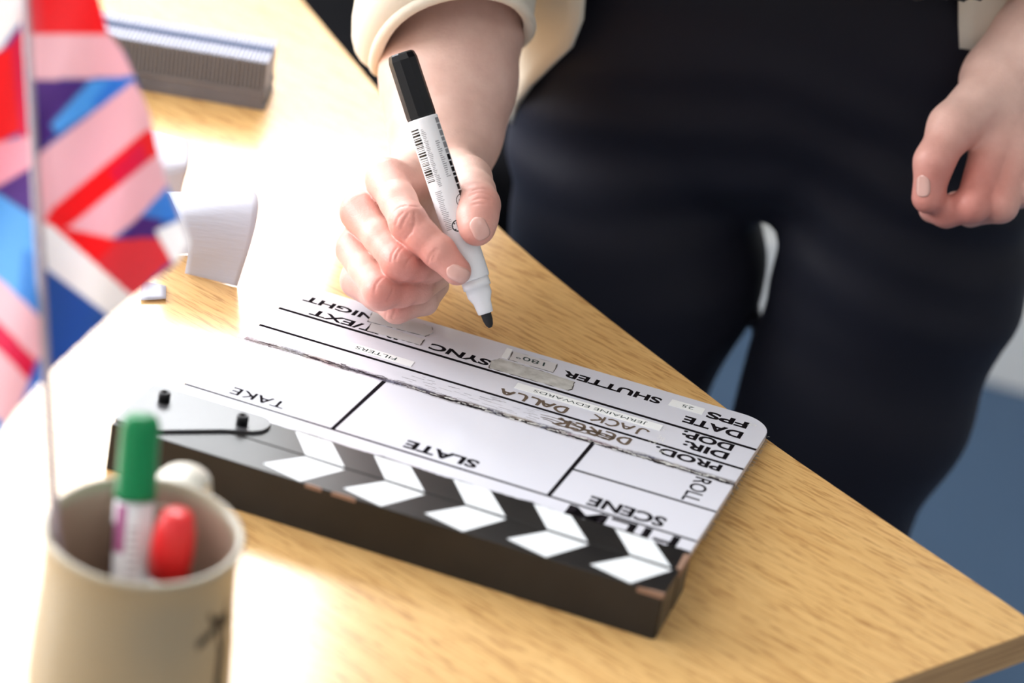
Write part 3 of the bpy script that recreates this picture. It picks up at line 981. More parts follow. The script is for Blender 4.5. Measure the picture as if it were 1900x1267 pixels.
# ------------------------------------------------------------------ folded paper
M_paper = mat('white_paper', (0.62, 0.63, 0.72), 0.75, Specular_IOR_Level=0.2)
t = NT(M_paper)
tr = t.new('ShaderNodeBsdfTranslucent'); tr.inputs[0].default_value = (0.8, 0.8, 0.86, 1)
mx = t.new('ShaderNodeMixShader'); mx.inputs[0].default_value = 0.25
t.l.new(t.b.outputs[0], mx.inputs[1]); t.l.new(tr.outputs[0], mx.inputs[2]); t.l.new(mx.outputs[0], t.n['Material Output'].inputs[0])
t.bump(t.noise(t.mapping(t.obj(), scale=(1, 1, 8)), 60, 2), 0.25, 0.002)
def sheet(bm, A, B, n=10, sub=3):
    """loft between two 3D polylines (smoothed)"""
    def sm(p):
        p = [Vector(q) for q in p]
        for _ in range(sub):
            q = [p[0]]
            for a_, b_ in zip(p[:-1], p[1:]): q += [a_.lerp(b_, .25), a_.lerp(b_, .75)]
            p = q + [p[-1]]
        return p
    A = sm(A); B = sm(B)
    rows = [[bm.verts.new(a_.lerp(b_, k / n)) for k in range(n + 1)] for a_, b_ in zip(A, B)]
    for r_, s_ in zip(rows[:-1], rows[1:]):
        for k in range(n):
            bm.faces.new((r_[k], r_[k + 1], s_[k + 1], s_[k])).smooth = True
bm = bmesh.new()
TT = TH + 0.0006
# long flap: lies behind, curls over the top and comes down as a front panel
def G(px, py, z): return Z(px, py, z)
sheet(bm, [G(300, 470, TT), G(300, 400, TT + .016), G(305, 345, TT + .032), G(325, 385, TT + .040), G(352, 455, TT + .0215), G(343, 507, TT)],
          [G(415, 470, TT), G(430, 400, TT + .020), G(440, 352, TT + .034), G(482, 352, TT + .049), G(476, 420, TT + .037), G(440, 531, TT)])
def finish(bm, name, label):
    o = link(name, bm_mesh(name, bm), M_paper)
    md = o.modifiers.new('thickness', 'SOLIDIFY'); md.thickness = 0.0005
    return tag(o, label, 'paper')
finish(bm, 'folded_paper', 'large creased white paper sheet curled over, beside the flag on the desk')
bm = bmesh.new()
sheet(bm, [G(255, 235, TT + .022), G(262, 300, TT + .034), G(270, 380, TT + .012), G(290, 420, TT)],
          [G(350, 262, TT + .024), G(352, 300, TT + .032), G(338, 345, TT + .016), G(330, 400, TT)])
finish(bm, 'folded_paper', 'smaller bent white paper behind the large curled sheet')
bm = bmesh.new()
sheet(bm, [G(262, 520, TT), G(262, 556, TT + .001)], [G(308, 530, TT), G(308, 553, TT + .0015)], 4, 1)
finish(bm, 'paper_scrap', 'small flat white paper corner peeking out below the flag')

# ------------------------------------------------------------------ held marker
A0 = W(910, 608, 1.6200); A1 = W(743, 97, 1.6130)
F = frame(A0, A1)
pen = empty('marker_pen', A0)
pen.rotation_euler = F.to_euler()
tag(pen, 'white whiteboard marker with exposed black tip, cap on its end, held over the clapperboard', 'marker pen')
def plathe(name, prof, m, n=40, smooth=True):
    bm = bmesh.new(); lathe(bm, [(a * .001, b * .001) for a, b in prof], n)
    if not smooth:
        for f in bm.faces: f.smooth = False
    return link(name, bm_mesh(name, bm), m, pen)
M_pen = mat('pen_white_plastic', (0.80, 0.80, 0.83), 0.30)
M_felt = mat('black_felt', (0.012, 0.012, 0.014), 0.8)
plathe('felt_tip', [(0, 0), (1.0, .2), (2.0, 1.6), (2.7, 4.5), (2.9, 8.6), (0, 8.8)], M_felt)
plathe('nozzle', [(0, 8.0), (3.6, 8.0), (4.2, 8.5), (4.6, 12), (4.9, 14.5), (6.4, 17.8), (6.7, 18.6), (6.7, 22.5), (7.6, 22.6), (7.6, 27.5), (0, 27.6)], M_pen)
plathe('barrel', [(0, 27.4), (8.1, 27.4), (8.5, 28.4), (8.5, 117.2), (8.2, 118), (0, 118)], M_pen)
capb = plathe('cap', [(0, 117), (7.9, 117), (7.9, 119), (8.1, 119.2), (8.0, 150.5), (7.2, 153.6), (6.4, 154.4), (0, 154.6)], M_pblack, 10, False)
pa = facing(pen, A0); ps = side(pen, A0)
bm = bmesh.new()
R0 = .00856
def ang_(a): return pa + ps * a
def pz(z): return z * .001
random.seed(11)
z = 113.0
while z > 84:                       # barcode: bars across the barrel
    w = random.choice((.3, .5, .5, .8, 1.1))
    barpatch(bm, R0, ang_(-66), ang_(-26), pz(z - w), pz(z), 0)
    z -= w + random.choice((.4, .5, .8))
z = 112.0
while z > 80:                       # small print beside it
    barpatch(bm, R0, ang_(-20 + random.uniform(-2, 2)), ang_(-2 - random.uniform(0, 9)), pz(z - .35), pz(z), 1, 3); z -= .95
z = 104.0
while z > 84:
    barpatch(bm, R0, ang_(20), ang_(34 + random.uniform(-5, 4)), pz(z - .45), pz(z), 1, 3); z -= 1.15
z = 78.0
while z > 56:
    barpatch(bm, R0, ang_(-42 + random.uniform(-3, 3)), ang_(-16 + random.uniform(-6, 3)), pz(z - .35), pz(z), 1, 3); z -= 1.0
z = 116.0
while z > 74:                       # big lettering along the right edge
    w = random.uniform(1.4, 3.4)
    barpatch(bm, R0, ang_(50), ang_(66 + random.uniform(-3, 10)), pz(z - w), pz(z), 0 if z < 96 else 1, 3); z -= w + .7
def ring(cz, ca, rr, w, mi, strokes=()):
    for k in range(20):
        a0, a1 = 2 * math.pi * k / 20, 2 * math.pi * (k + 1) / 20
        q = []
        for r_, a_ in ((rr, a0), (rr, a1), (rr - w, a1), (rr - w, a0)):
            x = r_ * math.cos(a_); y = r_ * math.sin(a_)
            th = math.radians(ca) + x / 8.5 * ps
            q.append(bm.verts.new((R0 * math.cos(th), R0 * math.sin(th), pz(cz + y))))
        bm.faces.new(q).material_index = mi
    for (x0, y0, x1, y1) in strokes:
        d = Vector((x1 - x0, y1 - y0)).normalized() * .35; n = Vector((-d.y, d.x))
        q = []
        for (x, y) in ((x0 + n.x, y0 + n.y), (x1 + n.x, y1 + n.y), (x1 - n.x, y1 - n.y), (x0 - n.x, y0 - n.y)):
            th = math.radians(ca) + x / 8.5 * ps
            q.append(bm.verts.new((R0 * math.cos(th), R0 * math.sin(th), pz(cz + y))))
        bm.faces.new(q).material_index = mi
ring(57.5, ang_(2), 3.2, .6, 0, ((-1.8, -1.8, 1.6, 1.9), (-1.6, 1.9, 1.8, -1.9), (0, -2, 0, 2)))
ring(49.0, ang_(36), 3.3, .55, 0, ((-1.5, -1.5, 1.6, 1.7), (-1.2, 1.6, .2, 0)))
ring(69.5, ang_(50), 3.8, .4, 0, ((-1.6, -1, -1.6, 1), (-.5, -1, -.5, 1), (.6, -1, .6, 1), (1.5, -1, 1.5, 1)))
o = link('barrel_print', bm_mesh('barrel_print', bm), [M_pblack, mat('grey_print', (0.26, 0.26, 0.28), 0.5)], pen)

# ------------------------------------------------------------------ person
M_skin = mat('skin', (0.70, 0.42, 0.33), 0.46, Subsurface_Weight=0.07, Subsurface_Scale=0.006)
M_skin.node_tree.nodes['Principled BSDF'].inputs['Subsurface Radius'].default_value = (1.0, 0.35, 0.2)
t = NT(M_skin)
v = t.obj()
ac = attr_node(t)
mot = t.ramp(t.noise(v, 55, 4, 0.6), [(0.3, (0.92, 0.86, 0.84)), (0.7, (1.06, 1.06, 1.05))])
t.color(t.mix(1.0, ac, mot, 'MULTIPLY'))
hgt = t.math('ADD', t.noise(v, 850, 3, 0.6), t.math('MULTIPLY', t.noise(t.mapping(v, scale=(1, 1, 2.2)), 260, 3, 0.6), 0.7))
t.bump(hgt, 0.32, 0.0005)
M_nail = mat('fingernail', (0.66, 0.38, 0.33), 0.28, Coat_Weight=0.25)
SK = np.array((0.73, 0.485, 0.415)); SKR = np.array((0.62, 0.245, 0.205))

person = empty('person', (0.19, 0.32, 0.0))
tag(person, 'person in a cream jacket and black trousers leaning in to write with a marker', 'person')
def w3(p): return np.array(W(*p), dtype=np.float32)
def chain(P, pts, k=0.003):
    d = None
    for a, b in zip(pts[:-1], pts[1:]):
        e = cone(P, w3(a[:3]), w3(b[:3]), a[3] * .001, b[3] * .001)
        d = e if d is None else smin(d, e, k)
    return d
R_idx = [(717, 332, 1.642, 11.8), (739, 374, 1.624, 9.9), (758, 413, 1.611, 10.2), (784, 441, 1.608, 9.0), (814, 467, 1.6055, 8.9), (848, 503, 1.6045, 7.6)]
R_mid = [(669, 393, 1.646, 11.6), (706, 440, 1.628, 9.3), (744, 487, 1.614, 10.0), (772, 492, 1.622, 8.8), (800, 494, 1.632, 8.3), (842, 470, 1.650, 7.4)]
R_rng = [(661, 462, 1.653, 11.4), (681, 502, 1.634, 9.1), (708, 541, 1.618, 9.8), (742, 540, 1.627, 8.6), (776, 534, 1.636, 8.1), (815, 510, 1.655, 7.2)]
R_pky = [(665, 520, 1.666, 10.4), (700, 548, 1.652, 8.2), (736, 571, 1.640, 8.3), (788, 560, 1.652, 7.0), (812, 530, 1.668, 6.4)]
R_thb = [(842, 318, 1.700, 15.5), (869, 333, 1.655, 12.3), (880, 356, 1.633, 10.8), (887, 381, 1.618, 11.1), (886, 403, 1.610, 10.2), (885, 423, 1.606, 9.6)]
R_wr = (824, 292, 1.722, 27.0)
R_arm = [R_wr, (828, 240, 1.735, 31.0), (832, 150, 1.752, 38.0), (838, 30, 1.775, 42.0), (838, -120, 1.800, 44.0)]
def hand_r(P):
    palm = cone(P, w3((735, 345, 1.648)), w3((815, 322, 1.712)), .0135, .021)
    for a, b in (((680, 398, 1.655), (800, 330, 1.715)), ((676, 462, 1.662), (790, 345, 1.722)), ((682, 515, 1.674), (785, 370, 1.722)), ((800, 400, 1.690), (815, 330, 1.71))):
        palm = smin(palm, cone(P, w3(a), w3(b), .0125, .020), 0.008)
    palm = smin(palm, cone(P, w3((790, 470, 1.668)), w3((740, 400, 1.670)), .012, .014), .008)
    web = cone(P, w3((842, 318, 1.695)), w3((770, 345, 1.680)), .011, .012)
    fs = chain(P, R_idx)
    for c in (R_mid, R_rng, R_pky): fs = smin(fs, chain(P, c), 0.0011)
    th = chain(P, R_thb, 0.005)
    palm = smin(palm, web, .008)
    d = smin(palm, fs, 0.0045)
    d = smin(d, th, 0.004)
    arm = chain(P, R_arm, .012)
    return smin(d, arm, 0.012)
L_thb = [(1846, 168, 1.745, 19), (1768, 236, 1.725, 13.6), (1733, 300, 1.715, 10.6), (1722, 366, 1.718, 9.4)]
L_idx = [(1842, 280, 1.738, 13.0), (1806, 380, 1.718, 10.2), (1756, 394, 1.728, 8.6), (1730, 388, 1.735, 8.0)]
L_mid = [(1890, 285, 1.740, 13.0), (1856, 380, 1.722, 10.2), (1800, 392, 1.738, 8.6), (1775, 380, 1.746, 8)]
L_rng = [(1935, 275, 1.745, 12.5), (1900, 352, 1.730, 9.6), (1850, 375, 1.744, 8.4), (1825, 368, 1.750, 8)]
L_pky = [(1970, 262, 1.755, 11.5), (1945, 330, 1.744, 8.6), (1900, 352, 1.755, 7.6), (1880, 345, 1.760, 7)]
L_arm = [(1878, 148, 1.758, 28), (1938, 84, 1.760, 30.5), (2005, 12, 1.763, 34), (2085, -110, 1.770, 41), (2130, -240, 1.780, 43)]
def hand_l(P):
    palm = cone(P, w3((1846, 262, 1.742)), w3((1866, 160, 1.755)), .0150, .024)
    for a, b in (((1890, 268, 1.745), (1885, 155, 1.758)), ((1932, 262, 1.750), (1905, 158, 1.760)), ((1960, 250, 1.757), (1920, 165, 1.763))):
        palm = smin(palm, cone(P, w3(a), w3(b), .0145, .022), .008)
    fs = chain(P, L_idx)
    for c in (L_mid, L_rng, L_pky): fs = smin(fs, chain(P, c), .0012)
    d = smin(palm, fs, .006)
    d = smin(d, chain(P, L_thb, .006), .007)
    return smin(d, chain(P, L_arm, .01), .012)

def f1(fn, p): return float(fn(np.array([p], dtype=np.float32))[0])
def ngrad(fn, p, e=0.0006):
    p = np.array(p, dtype=np.float32)
    g = np.array([f1(fn, p + np.array(v, dtype=np.float32)) - f1(fn, p - np.array(v, dtype=np.float32)) for v in ((e, 0, 0), (0, e, 0), (0, 0, e))])
    return g / (np.linalg.norm(g) + 1e-12)
def trace(fn, px, py, d_start=1.50):
    dep = d_start
    for _ in range(80):
        q = W(px, py, dep); s = f1(fn, q)
        if s < 0.00005: break
        dep += s * 0.9
        if dep > 2.0: break
    return np.array(W(px, py, dep), dtype=np.float32)

# creases of the joints, traced onto the skin
S4 = lambda pts: [(600 + x / 3.96, 280 + y / 3.96) for x, y in pts]
CR = [S4(c) for c in (
    [(505, 560), (490, 510), (510, 450), (555, 415), (610, 402)], [(530, 545), (550, 490), (590, 450)], [(600, 655), (650, 590), (672, 520), (672, 450)], [(575, 560), (600, 500), (625, 460)],
    [(640, 405), (700, 412), (748, 425)],
    [(765, 830), (785, 775), (830, 720)], [(800, 800), (822, 760), (842, 720)],
    [(497, 810), (505, 760), (545, 705)], [(600, 850), (628, 800), (655, 770)], [(530, 800), (550, 745), (580, 710)],
    [(375, 1040), (385, 985), (430, 930)], [(470, 1100), (500, 1050), (515, 1000)],
    [(455, 1225), (465, 1190), (480, 1165)], [(505, 1230), (520, 1190), (530, 1165)],
    [(1075, 330), (1130, 305), (1200, 312), (1250, 335)], [(1100, 362), (1160, 345), (1235, 365)], [(1100, 290), (1160, 275), (1215, 285)],
    [(1095, 395), (1150, 385), (1190, 392)])]
segs = []
for c in CR:
    q = [trace(hand_r, *p) for p in c]
    segs += list(zip(q[:-1], q[1:]))
def segd(P, a, b):
    ba = b - a; L = float(ba @ ba) + 1e-12
    t_ = np.clip(((P - a) @ ba) / L, 0, 1)
    d = P - a - t_[:, None] * ba
    return (d * d).sum(1)
def hand_rf(P):
    d = hand_r(P)
    m = np.full(len(P), 1.0, dtype=np.float32)
    for a, b in segs: m = np.minimum(m, segd(P, a, b))
    return d + 0.00050 * np.exp(-m / (0.00068 ** 2))

def bounds(lists, pad):
    q = np.array([w3(p[:3]) for l in lists for p in l])
    return q.min(0) - pad, q.max(0) + pad
lo, hi = bounds([R_idx, R_mid, R_rng, R_pky, R_thb, R_arm[:4]], 0.022)
lo2, hi2 = bounds([R_arm], 0.05)
lo = np.minimum(lo, lo2); hi = np.maximum(hi, hi2)
me1, P1 = sdf_mesh('hand', hand_rf, lo, hi, 0.0008)
lo, hi = bounds([L_thb, L_idx, L_mid, L_rng, L_pky, L_arm], 0.05)
me2, P2 = sdf_mesh('hand', hand_l, lo, hi, 0.0018)

# the rest of the body (inside the clothes), coarse
PC = np.array((0.188, 0.315, 0.84), dtype=np.float32)
NK = np.array((0.170, 0.240, 1.33), dtype=np.float32)
HD = np.array((0.160, 0.185, 1.475), dtype=np.float32)
SHR = np.array((0.015, 0.265, 1.265), dtype=np.float32); SHL = np.array((0.335, 0.290, 1.265), dtype=np.float32)
def body_fn(P):
    d = cone(P, np.array((.115, .325, .80)), np.array((.265, .325, .80)), .040, .040)
    d = smin(d, cone(P, np.array((.188, .33, .82)), PC + (NK - PC) * .6 + np.array((0, .02, 0)), .045, .07), .03)
    d = smin(d, cone(P, PC + (NK - PC) * .45, NK - np.array((0, 0, .12)), .070, .075), .05)
    d = smin(d, cone(P, SHR, SHL, .04, .04), .05)
    d = smin(d, cone(P, NK - np.array((0, 0, .05)), HD, .052, .052), .03)
    d = smin(d, ellip(P, HD + np.array((0, .012, .015)), (.074, .090, .100)), .02)
    d = smin(d, ellip(P, HD + np.array((-.002, -.035, -.055)), (.048, .046, .050)), .03)      # jaw
    d = smin(d, cone(P, HD + np.array((-.004, -.078, .012)), HD + np.array((-.006, -.098, -.020)), .007, .011), .010)   # nose
    for s in (-1, 1):
        d = smin(d, ellip(P, HD + np.array((s * .076, .010, -.005)), (.008, .016, .028)), .006)   # ears
        d = -smin(-d, ellip(P, HD + np.array((s * .030, -.084, .016)), (.016, .010, .010)), .010)   # eye sockets
        d = smin(d, ellip(P, HD + np.array((s * .030, -.070, .016)), (.012, .012, .012)), .002)
    d = smin(d, ellip(P, HD + np.array((-.003, -.080, -.050)), (.022, .008, .006)), .004)       # lips
    # upper arms down to the forearms
    eR = w3((838, -120, 1.800)); eL = w3((2130, -240, 1.78))
    d = smin(d, cone(P, SHR, eR, .040, .038), .02)
    d = smin(d, cone(P, SHL, eL, .040, .038), .02)
    for h_, k_ in ((np.array((.112, .32, .74)), np.array((.110, .31, .60))), (np.array((.268, .32, .74)), np.array((.275, .31, .60)))):
        d = smin(d, cone(P, h_, k_, .045, .040), .03)
    return d
me3, P3 = sdf_mesh('rest', body_fn, (-0.12, 0.0, 0.60), (0.56, 0.46, 1.60), 0.008)
bm = bmesh.new()
for m_ in (me1, me2, me3): bm.from_mesh(m_)
me = bpy.data.meshes.new('body'); bm.to_mesh(me); bm.free()
for m_ in (me1, me2, me3): bpy.data.meshes.remove(m_)
PA = np.empty(len(me.vertices) * 3, dtype=np.float32); me.vertices.foreach_get('co', PA); PA = PA.reshape(-1, 3)
red = np.zeros(len(PA))
for p, r_, s_ in [((752, 405, 1.603), .011, .8), ((806, 462, 1.60), .009, .5), ((740, 486, 1.605), .011, .8), ((705, 540, 1.61), .012, .9), ((738, 570, 1.632), .010, .7), ((728, 325, 1.632), .012, .45),
                  ((655, 385, 1.636), .012, .7), ((645, 452, 1.645), .012, .5), ((893, 372, 1.608), .011, .75), ((858, 508, 1.598), .010, .7), ((885, 440, 1.60), .009, .6), ((800, 520, 1.62), .012, .6),
                  ((1735, 330, 1.71), .022, .6), ((1806, 380, 1.71), .022, .7), ((1860, 300, 1.725), .02, .4), ((1730, 385, 1.72), .012, .4), ((650, 560, 1.66), .02, .4)]:
    q = PA - w3(p)
    red += s_ * np.exp(-(q * q).sum(1) / (2 * r_ * r_))
red = np.clip(red, 0, 1)[:, None]
colattr(me, SK * (1 - red) + SKR * red)
PA -= np.array(person.location, dtype=np.float32)
me.vertices.foreach_set('co', PA.ravel()); me.update()
body = link('body', me, M_skin, person)

# nails
def nail(fn, px, py, dirpx, length, width, label):
    c = trace(fn, px, py); n = ngrad(fn, c)
    p2 = np.array(W(px + dirpx[0], py + dirpx[1], (Vector(c.tolist()) - CW).dot(FW)))
    L = p2 - c; L = L - n * (L @ n); L /= np.linalg.norm(L)
    Wd = np.cross(n, L)
    bm = bmesh.new()
    NU, NV = 14, 10
    rows = []
    for i in range(NU + 1):
        u = -1 + 2 * i / NU
        row = []
        for j in range(NV + 1):
            v_ = -1 + 2 * j / NV
            # rounded outline
            wfac = (1 - abs(u) ** 4.5 * (0.35 if u > 0 else 0.6))
            q = c + L * (u * length / 2 * (1 - 0.10 * v_ * v_)) + Wd * (v_ * width / 2 * wfac)
            q = q + n * 0.004
            for _ in range(14):
                s = f1(fn, q); q = q - n * max(min(s, .002), -.002)
            edge = max(abs(u), abs(v_))
            q = q + n * (0.00030 * (1 - edge ** 6) + 0.00008) + n * (0.0003 if u > .6 else 0) * (u - .6) * 2
            row.append(bm.verts.new(q - np.array(person.location)))
        rows.append(row)
    for a, b in zip(rows[:-1], rows[1:]):
        for j in range(NV): bm.faces.new((a[j], a[j + 1], b[j + 1], b[j])).smooth = True
    o = link('fingernail', bm_mesh('fingernail', bm), M_nail, body)
    md = o.modifiers.new('thickness', 'SOLIDIFY'); md.thickness = 0.0003; md.offset = 0
    o['label'] = label
nail(hand_r, 850, 509, (22, 11), 0.0130, 0.0086, 'index fingernail')
nail(hand_r, 891, 424, (13, 25), 0.0128, 0.0092, 'thumbnail')
nail(hand_l, 1712, 345, (-2, 30), 0.0125, 0.0085, 'thumbnail of the lowered hand')

# hair
M_hair = mat('brown_hair', (0.06, 0.035, 0.02), 0.6)
def hair_fn(P):
    d = ellip(P, HD + np.array((0, .022, .028)), (.086, .096, .104))
    cut = (P[:, 1] - (HD[1] - .055)) * -1.0 + (HD[2] + .05 - P[:, 2]) * .6
    return np.maximum(np.maximum(d, cut * .7), HD[2] - .05 - P[:, 2])
mh, Ph = sdf_mesh('hair', hair_fn, HD - .14, HD + .15, 0.006)
bm = bmesh.new(); bm.from_mesh(mh); bpy.data.meshes.remove(mh)
for v_ in bm.verts: v_.co -= person.location
link('hair', bm_mesh('hair', bm), M_hair, body, True)

# trousers
M_tr = mat('black_trouser_cloth', (0.012, 0.012, 0.019), 0.6, Specular_IOR_Level=0.15, Sheen_Weight=0.05, Sheen_Roughness=0.45)
M_tr.node_tree.nodes['Principled BSDF'].inputs['Sheen Tint'].default_value = (0.5, 0.52, 0.75, 1)
t = NT(M_tr)
t.bump(t.math('ADD', t.noise(t.obj(), 26, 3, 0.5), t.math('MULTIPLY', t.noise(t.obj(), 1800, 2), 0.04)), 0.16, 0.003)
def WY(px, py, y):
    v = RI * ((px - 950) / FPX) + DN * ((py - 633.5) / FPX) + FW
    q = CW + v * ((y - CW.y) / v.y)
    return q, (q - CW).dot(FW)
def tcap(P, a, b):
    """a, b: (px, py, y, half width in px)"""
    (qa, da), (qb, db) = WY(*a[:3]), WY(*b[:3])
    return cone(P, np.array(qa, dtype=np.float32), np.array(qb, dtype=np.float32), a[3] * da / FPX, b[3] * db / FPX)
YB = 0.315
AL = np.array((0.100, 0.325, 0.075), dtype=np.float32); AR = np.array((0.285, 0.325, 0.075), dtype=np.float32)
def trouser_fn(P):
    d = tcap(P, (1126, 235, YB, 172), (1745, 235, YB, 172))
    d = smin(d, tcap(P, (1185, 90, YB, 205), (1720, 90, YB, 205)), .05)
    d = smin(d, tcap(P, (1230, -70, YB, 212), (1700, -70, YB, 212)), .05)
    lg = smin(tcap(P, (1176, 320, YB, 224), (1180, 480, YB, 228)), tcap(P, (1180, 480, YB, 228), (1085, 760, .30, 196)), .02)
    k_, dk = WY(1085, 760, .30)
    lg = smin(lg, cone(P, np.array(k_, dtype=np.float32), AL, .066, .055), .02)
    rg = smin(tcap(P, (1700, 320, YB, 226), (1672, 500, YB, 222)), tcap(P, (1672, 500, YB, 222), (1590, 735, .305, 205)), .02)
    rg = smin(rg, tcap(P, (1590, 735, .305, 205), (1485, 960, .295, 184)), .02)
    k_, dk = WY(1485, 960, .295)
    rg = smin(rg, cone(P, np.array(k_, dtype=np.float32), AR, .064, .055), .02)
    lgs = smin(lg, rg, .002)
    d = smin(d, lgs, .016)
    # soft creases running from the crotch
    C0 = np.array(WY(1440, 330, .25)[0], dtype=np.float32)
    q = P - C0
    u = q @ np.array((0.94, 0.28, 0.2)); w_ = q[:, 2]
    fold = np.sin(w_ * 150 + np.abs(u) * 34) * np.exp(-(w_ / .09) ** 2) * 0.0016
    fold = fold + np.sin(w_ * 62 + u * 25) * .0007
    d = d + fold
    return d
mt, Pt = sdf_mesh('trousers', trouser_fn, (-0.10, 0.12, 0.055), (0.48, 0.50, 0.97), 0.0055)
bm = bmesh.new(); bm.from_mesh(mt); bpy.data.meshes.remove(mt)
for v_ in bm.verts: v_.co -= person.location
trs = link('trousers', bm_mesh('trousers', bm), M_tr, person, True)

# shoes
M_shoe = mat('black_shoe', (0.02, 0.02, 0.02), 0.5)
for ax, ay in ((AL[0], AL[1]), (AR[0], AR[1])):
    def shoe_fn(P, ax=ax, ay=ay):
        d = ellip(P, (ax, ay - .06, .045), (.048, .14, .045))
        d = smin(d, cone(P, np.array((ax, ay, .05)), np.array((ax, ay, .10)), .042, .042), .03)
        return np.maximum(d, .002 - P[:, 2])
    ms, Ps = sdf_mesh('shoe', shoe_fn, (ax - .08, ay - .23, -.01), (ax + .08, ay + .12, .16), .006)
    bm = bmesh.new(); bm.from_mesh(ms); bpy.data.meshes.remove(ms)
    for v_ in bm.verts: v_.co -= person.location
    link('shoe', bm_mesh('shoe', bm), M_shoe, person, True)

# black top and cream jacket
M_top = mat('black_jersey', (0.012, 0.012, 0.014), 0.8)
M_jk = mat('cream_jacket_cloth', (0.74, 0.67, 0.56), 0.8, Sheen_Weight=0.2)
t = NT(M_jk); t.bump(t.noise(t.obj(), 1500, 2), 0.25, 0.001)
def top_fn(P):
    d = cone(P, PC + np.array((-.04, 0, .03)), NK - np.array((.05, 0, .16)), .118, .118)
    d = smin(d, cone(P, PC + np.array((.04, 0, .03)), NK - np.array((-.05, 0, .16)), .118, .118), .03)
    d = smin(d, cone(P, SHR + np.array((.01, 0, 0)), SHL - np.array((.01, 0, 0)), .060, .060), .05)
    return np.maximum(np.maximum(d, 0.925 - P[:, 2]), P[:, 2] - (NK[2] - .005))
ms, Ps = sdf_mesh('top', top_fn, (-.07, .08, .90), (.46, .48, 1.36), .008)
bm = bmesh.new(); bm.from_mesh(ms); bpy.data.meshes.remove(ms)
for v_ in bm.verts: v_.co -= person.location
link('shirt', bm_mesh('shirt', bm), M_top, person, True)

jk = []
bm = bmesh.new()
NA, NZ = 64, 26
rows = []
for i in range(NZ + 1):
    s = i / NZ
    zc = 0.743 + s * (1.335 - 0.743)
    c = PC + (NK - PC) * ((zc - PC[2]) / (NK[2] - PC[2]))
    a_ = 0.172 - 0.010 * s + 0.03 * math.sin(math.pi * min(1, s * 1.0)) * .5
    b_ = 0.132 + 0.004 * s
    if s > .86: k_ = 1 - ((s - .86) / .14) ** 2 * .45; a_ *= k_; b_ *= k_
    phL = math.radians(201 + 32 * min(1, s / .17) + 10 * s)        # front edge on the marker hand's side
    phR = math.radians(311 - 5 * min(1, s / .2) - 8 * s)
    row = []
    for j in range(NA + 1):
        ph = phL - (phL + 2 * math.pi - phR) * j / NA
        fl = 1 + .012 * math.sin(ph * 9 + s * 5) * (1 - s)
        zoff = 0.134 * (1 - s) * max(0.0, min(1.0, 2 * math.cos(ph))) 
        row.append(bm.verts.new(Vector((c[0] + a_ * fl * math.cos(ph), c[1] + b_ * (0.80 if math.cos(ph) > 0.2 else 1) * fl * math.sin(ph), zc + zoff)) - person.location))
    rows.append(row)
for a, b in zip(rows[:-1], rows[1:]):
    for j in range(NA): bm.faces.new((a[j], a[j + 1], b[j + 1], b[j])).smooth = True
jo = link('jacket', bm_mesh('jacket', bm), M_jk, person)
md = jo.modifiers.new('thickness', 'SOLIDIFY'); md.thickness = 0.004; md.offset = 0
# sleeves: loose tubes ending in a turned-up cuff
def sleeve(rimpts, mids, end, r_end, name='sleeve'):
    bm = bmesh.new()
    rim = [Vector(W(*p)) for p in rimpts]
    n = len(rim)
    c0_ = sum(rim, Vector()) / n
    rings = [rim]
    prevc = c0_
    for (c_, k_) in mids:
        c_ = Vector(c_); rings.append([c_ + (p - c0_) * k_ for p in rim])
    c_ = Vector(end)
    ax = (c_ - Vector(mids[-1][0])).normalized()
    rings.append([c_ + ((p - c0_) - ax * (p - c0_).dot(ax)).normalized() * r_end for p in rim])
    vr = [[bm.verts.new(p - person.location) for p in r_] for r_ in rings]
    for a, b in zip(vr[:-1], vr[1:]):
        for j in range(n): bm.faces.new((a[j], a[(j + 1) % n], b[(j + 1) % n], b[j])).smooth = True
    o = link(name, bm_mesh(name, bm), M_jk, jo, True)
    md = o.modifiers.new('t', 'SOLIDIFY'); md.thickness = 0.004; md.offset = 0
    md = o.modifiers.new('s', 'SUBSURF'); md.levels = 2; md.render_levels = 2
    # turned hem roll
    b2 = bmesh.new()
    P_ = [p - person.location for p in rim[-3:] + rim[:-3]]; P_.append(P_[0]); P_.append(P_[1])
    tube(b2, P_, 0.0042, 8, cap=False)
    h_ = link('cuff_hem', bm_mesh('cuff_hem', b2), M_jk, o, True)
    md = h_.modifiers.new('s', 'SUBSURF'); md.levels = 1; md.render_levels = 2
    return o
rimR = [(690, 112, 1.715), (712, 55, 1.705), (770, 2, 1.700), (850, -22, 1.700), (930, -14, 1.705), (972, 12, 1.72), (990, 50, 1.75), (960, 84, 1.80), (890, 100, 1.84), (800, 108, 1.85), (720, 126, 1.83), (672, 116, 1.79), (650, 60, 1.755), (664, 92, 1.73)]
rimR = [(692, 124, 1.765), (702, 74, 1.722), (745, 18, 1.702), (835, -18, 1.700), (930, -14, 1.705), (975, 14, 1.72), (990, 52, 1.755), (965, 88, 1.80), (890, 104, 1.84), (800, 114, 1.85), (735, 126, 1.84), (703, 134, 1.805)]
eR = Vector(w3((838, -120, 1.800)).tolist())
SRv = Vector(SHR.tolist()); SLv = Vector(SHL.tolist())
cR_ = sum((Vector(W(*p)) for p in rimR), Vector()) / len(rimR)
sleeve(rimR, [(cR_ + (eR - cR_) * .22 - RI * .009, 1.20), (eR + Vector((0, -.005, .0)), 1.15), (eR + (SRv - eR) * .4, 1.05)], SRv + Vector((0.02, 0, .01)), .080)
eL = w3((2130, -240, 1.78))
rimL = []
cL_ = Vector(W(2085, -110, 1.77)); axL = (Vector(eL.tolist()) - cL_).normalized()
s1 = axL.orthogonal().normalized(); s2 = axL.cross(s1)
inv = []
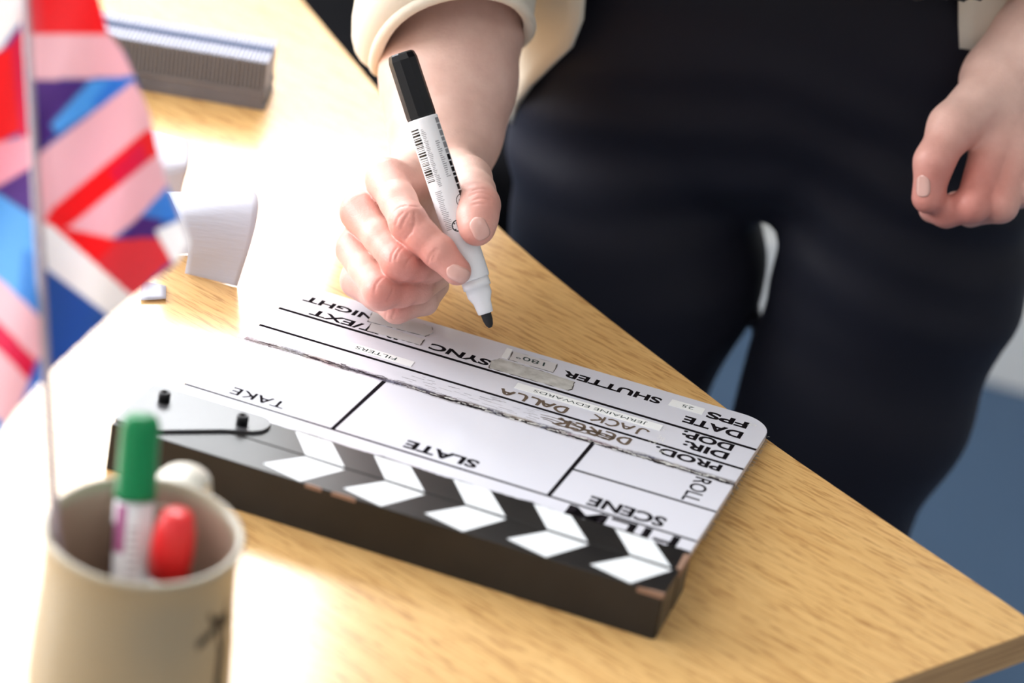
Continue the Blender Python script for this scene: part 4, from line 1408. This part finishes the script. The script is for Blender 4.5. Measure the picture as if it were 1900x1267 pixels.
for k in range(14):
    a = 2 * math.pi * k / 14
    p = cL_ + (s1 * math.cos(a) + s2 * math.sin(a)) * .062
    q = p - CW; dd = q.dot(FW)
    inv.append((950 + FPX * q.dot(RI) / dd, 633.5 + FPX * q.dot(DN) / dd, dd))
eLv = Vector(eL.tolist())
sleeve(inv, [(eLv, 1.05), (eLv + (SLv - eLv) * .4, 1.05)], SLv - Vector((0.02, 0, -.01)), .080)

# ------------------------------------------------------------------ office chair behind the desk
M_chair = mat('black_chair_fabric', (0.005, 0.005, 0.007), 0.9, Specular_IOR_Level=0.1)
M_chp = mat('black_chair_plastic', (0.02, 0.02, 0.022), 0.4)
cc = Vector((-0.215, 0.885, 0))
chair = empty('office_chair', cc, (0, 0, math.radians(12)))
tag(chair, 'black office chair beyond the desk, partly hidden behind the writing forearm', 'chair')
bm = bmesh.new(); bm_box(bm, -.24, .24, -.23, .23, .44, .52, bev=.03); link('seat', bm_mesh('seat', bm), M_chair, chair, True)
bm = bmesh.new(); bm_box(bm, -.22, .22, .20, .26, .60, 1.02, bev=.028); link('backrest', bm_mesh('backrest', bm), M_chair, chair, True)
bm = bmesh.new(); tube(bm, [(0, .15, .44), (0, .28, .46), (0, .28, .75)], .018, 10); link('back_support', bm_mesh('back_support', bm), M_chp, chair)
bm = bmesh.new(); tube(bm, [(0, 0, .08), (0, 0, .44)], .025, 14); link('column', bm_mesh('column', bm), M_chp, chair)
bm = bmesh.new()
for k in range(5):
    a = 2 * math.pi * k / 5
    tube(bm, [(0, 0, .10), (.28 * math.cos(a), .28 * math.sin(a), .065)], [.022, .014], 8)
ba = link('base', bm_mesh('base', bm), M_chp, chair)
for k in range(5):
    a = 2 * math.pi * k / 5
    bm = bmesh.new(); lathe(bm, [(0, -.012), (.024, -.012), (.026, 0), (.024, .012), (0, .012)], 16, M=Matrix.Translation((.28 * math.cos(a), .28 * math.sin(a), .027)) @ Matrix.Rotation(math.pi / 2, 4, 'X') )
    link('castor', bm_mesh('castor', bm), M_chp, ba)
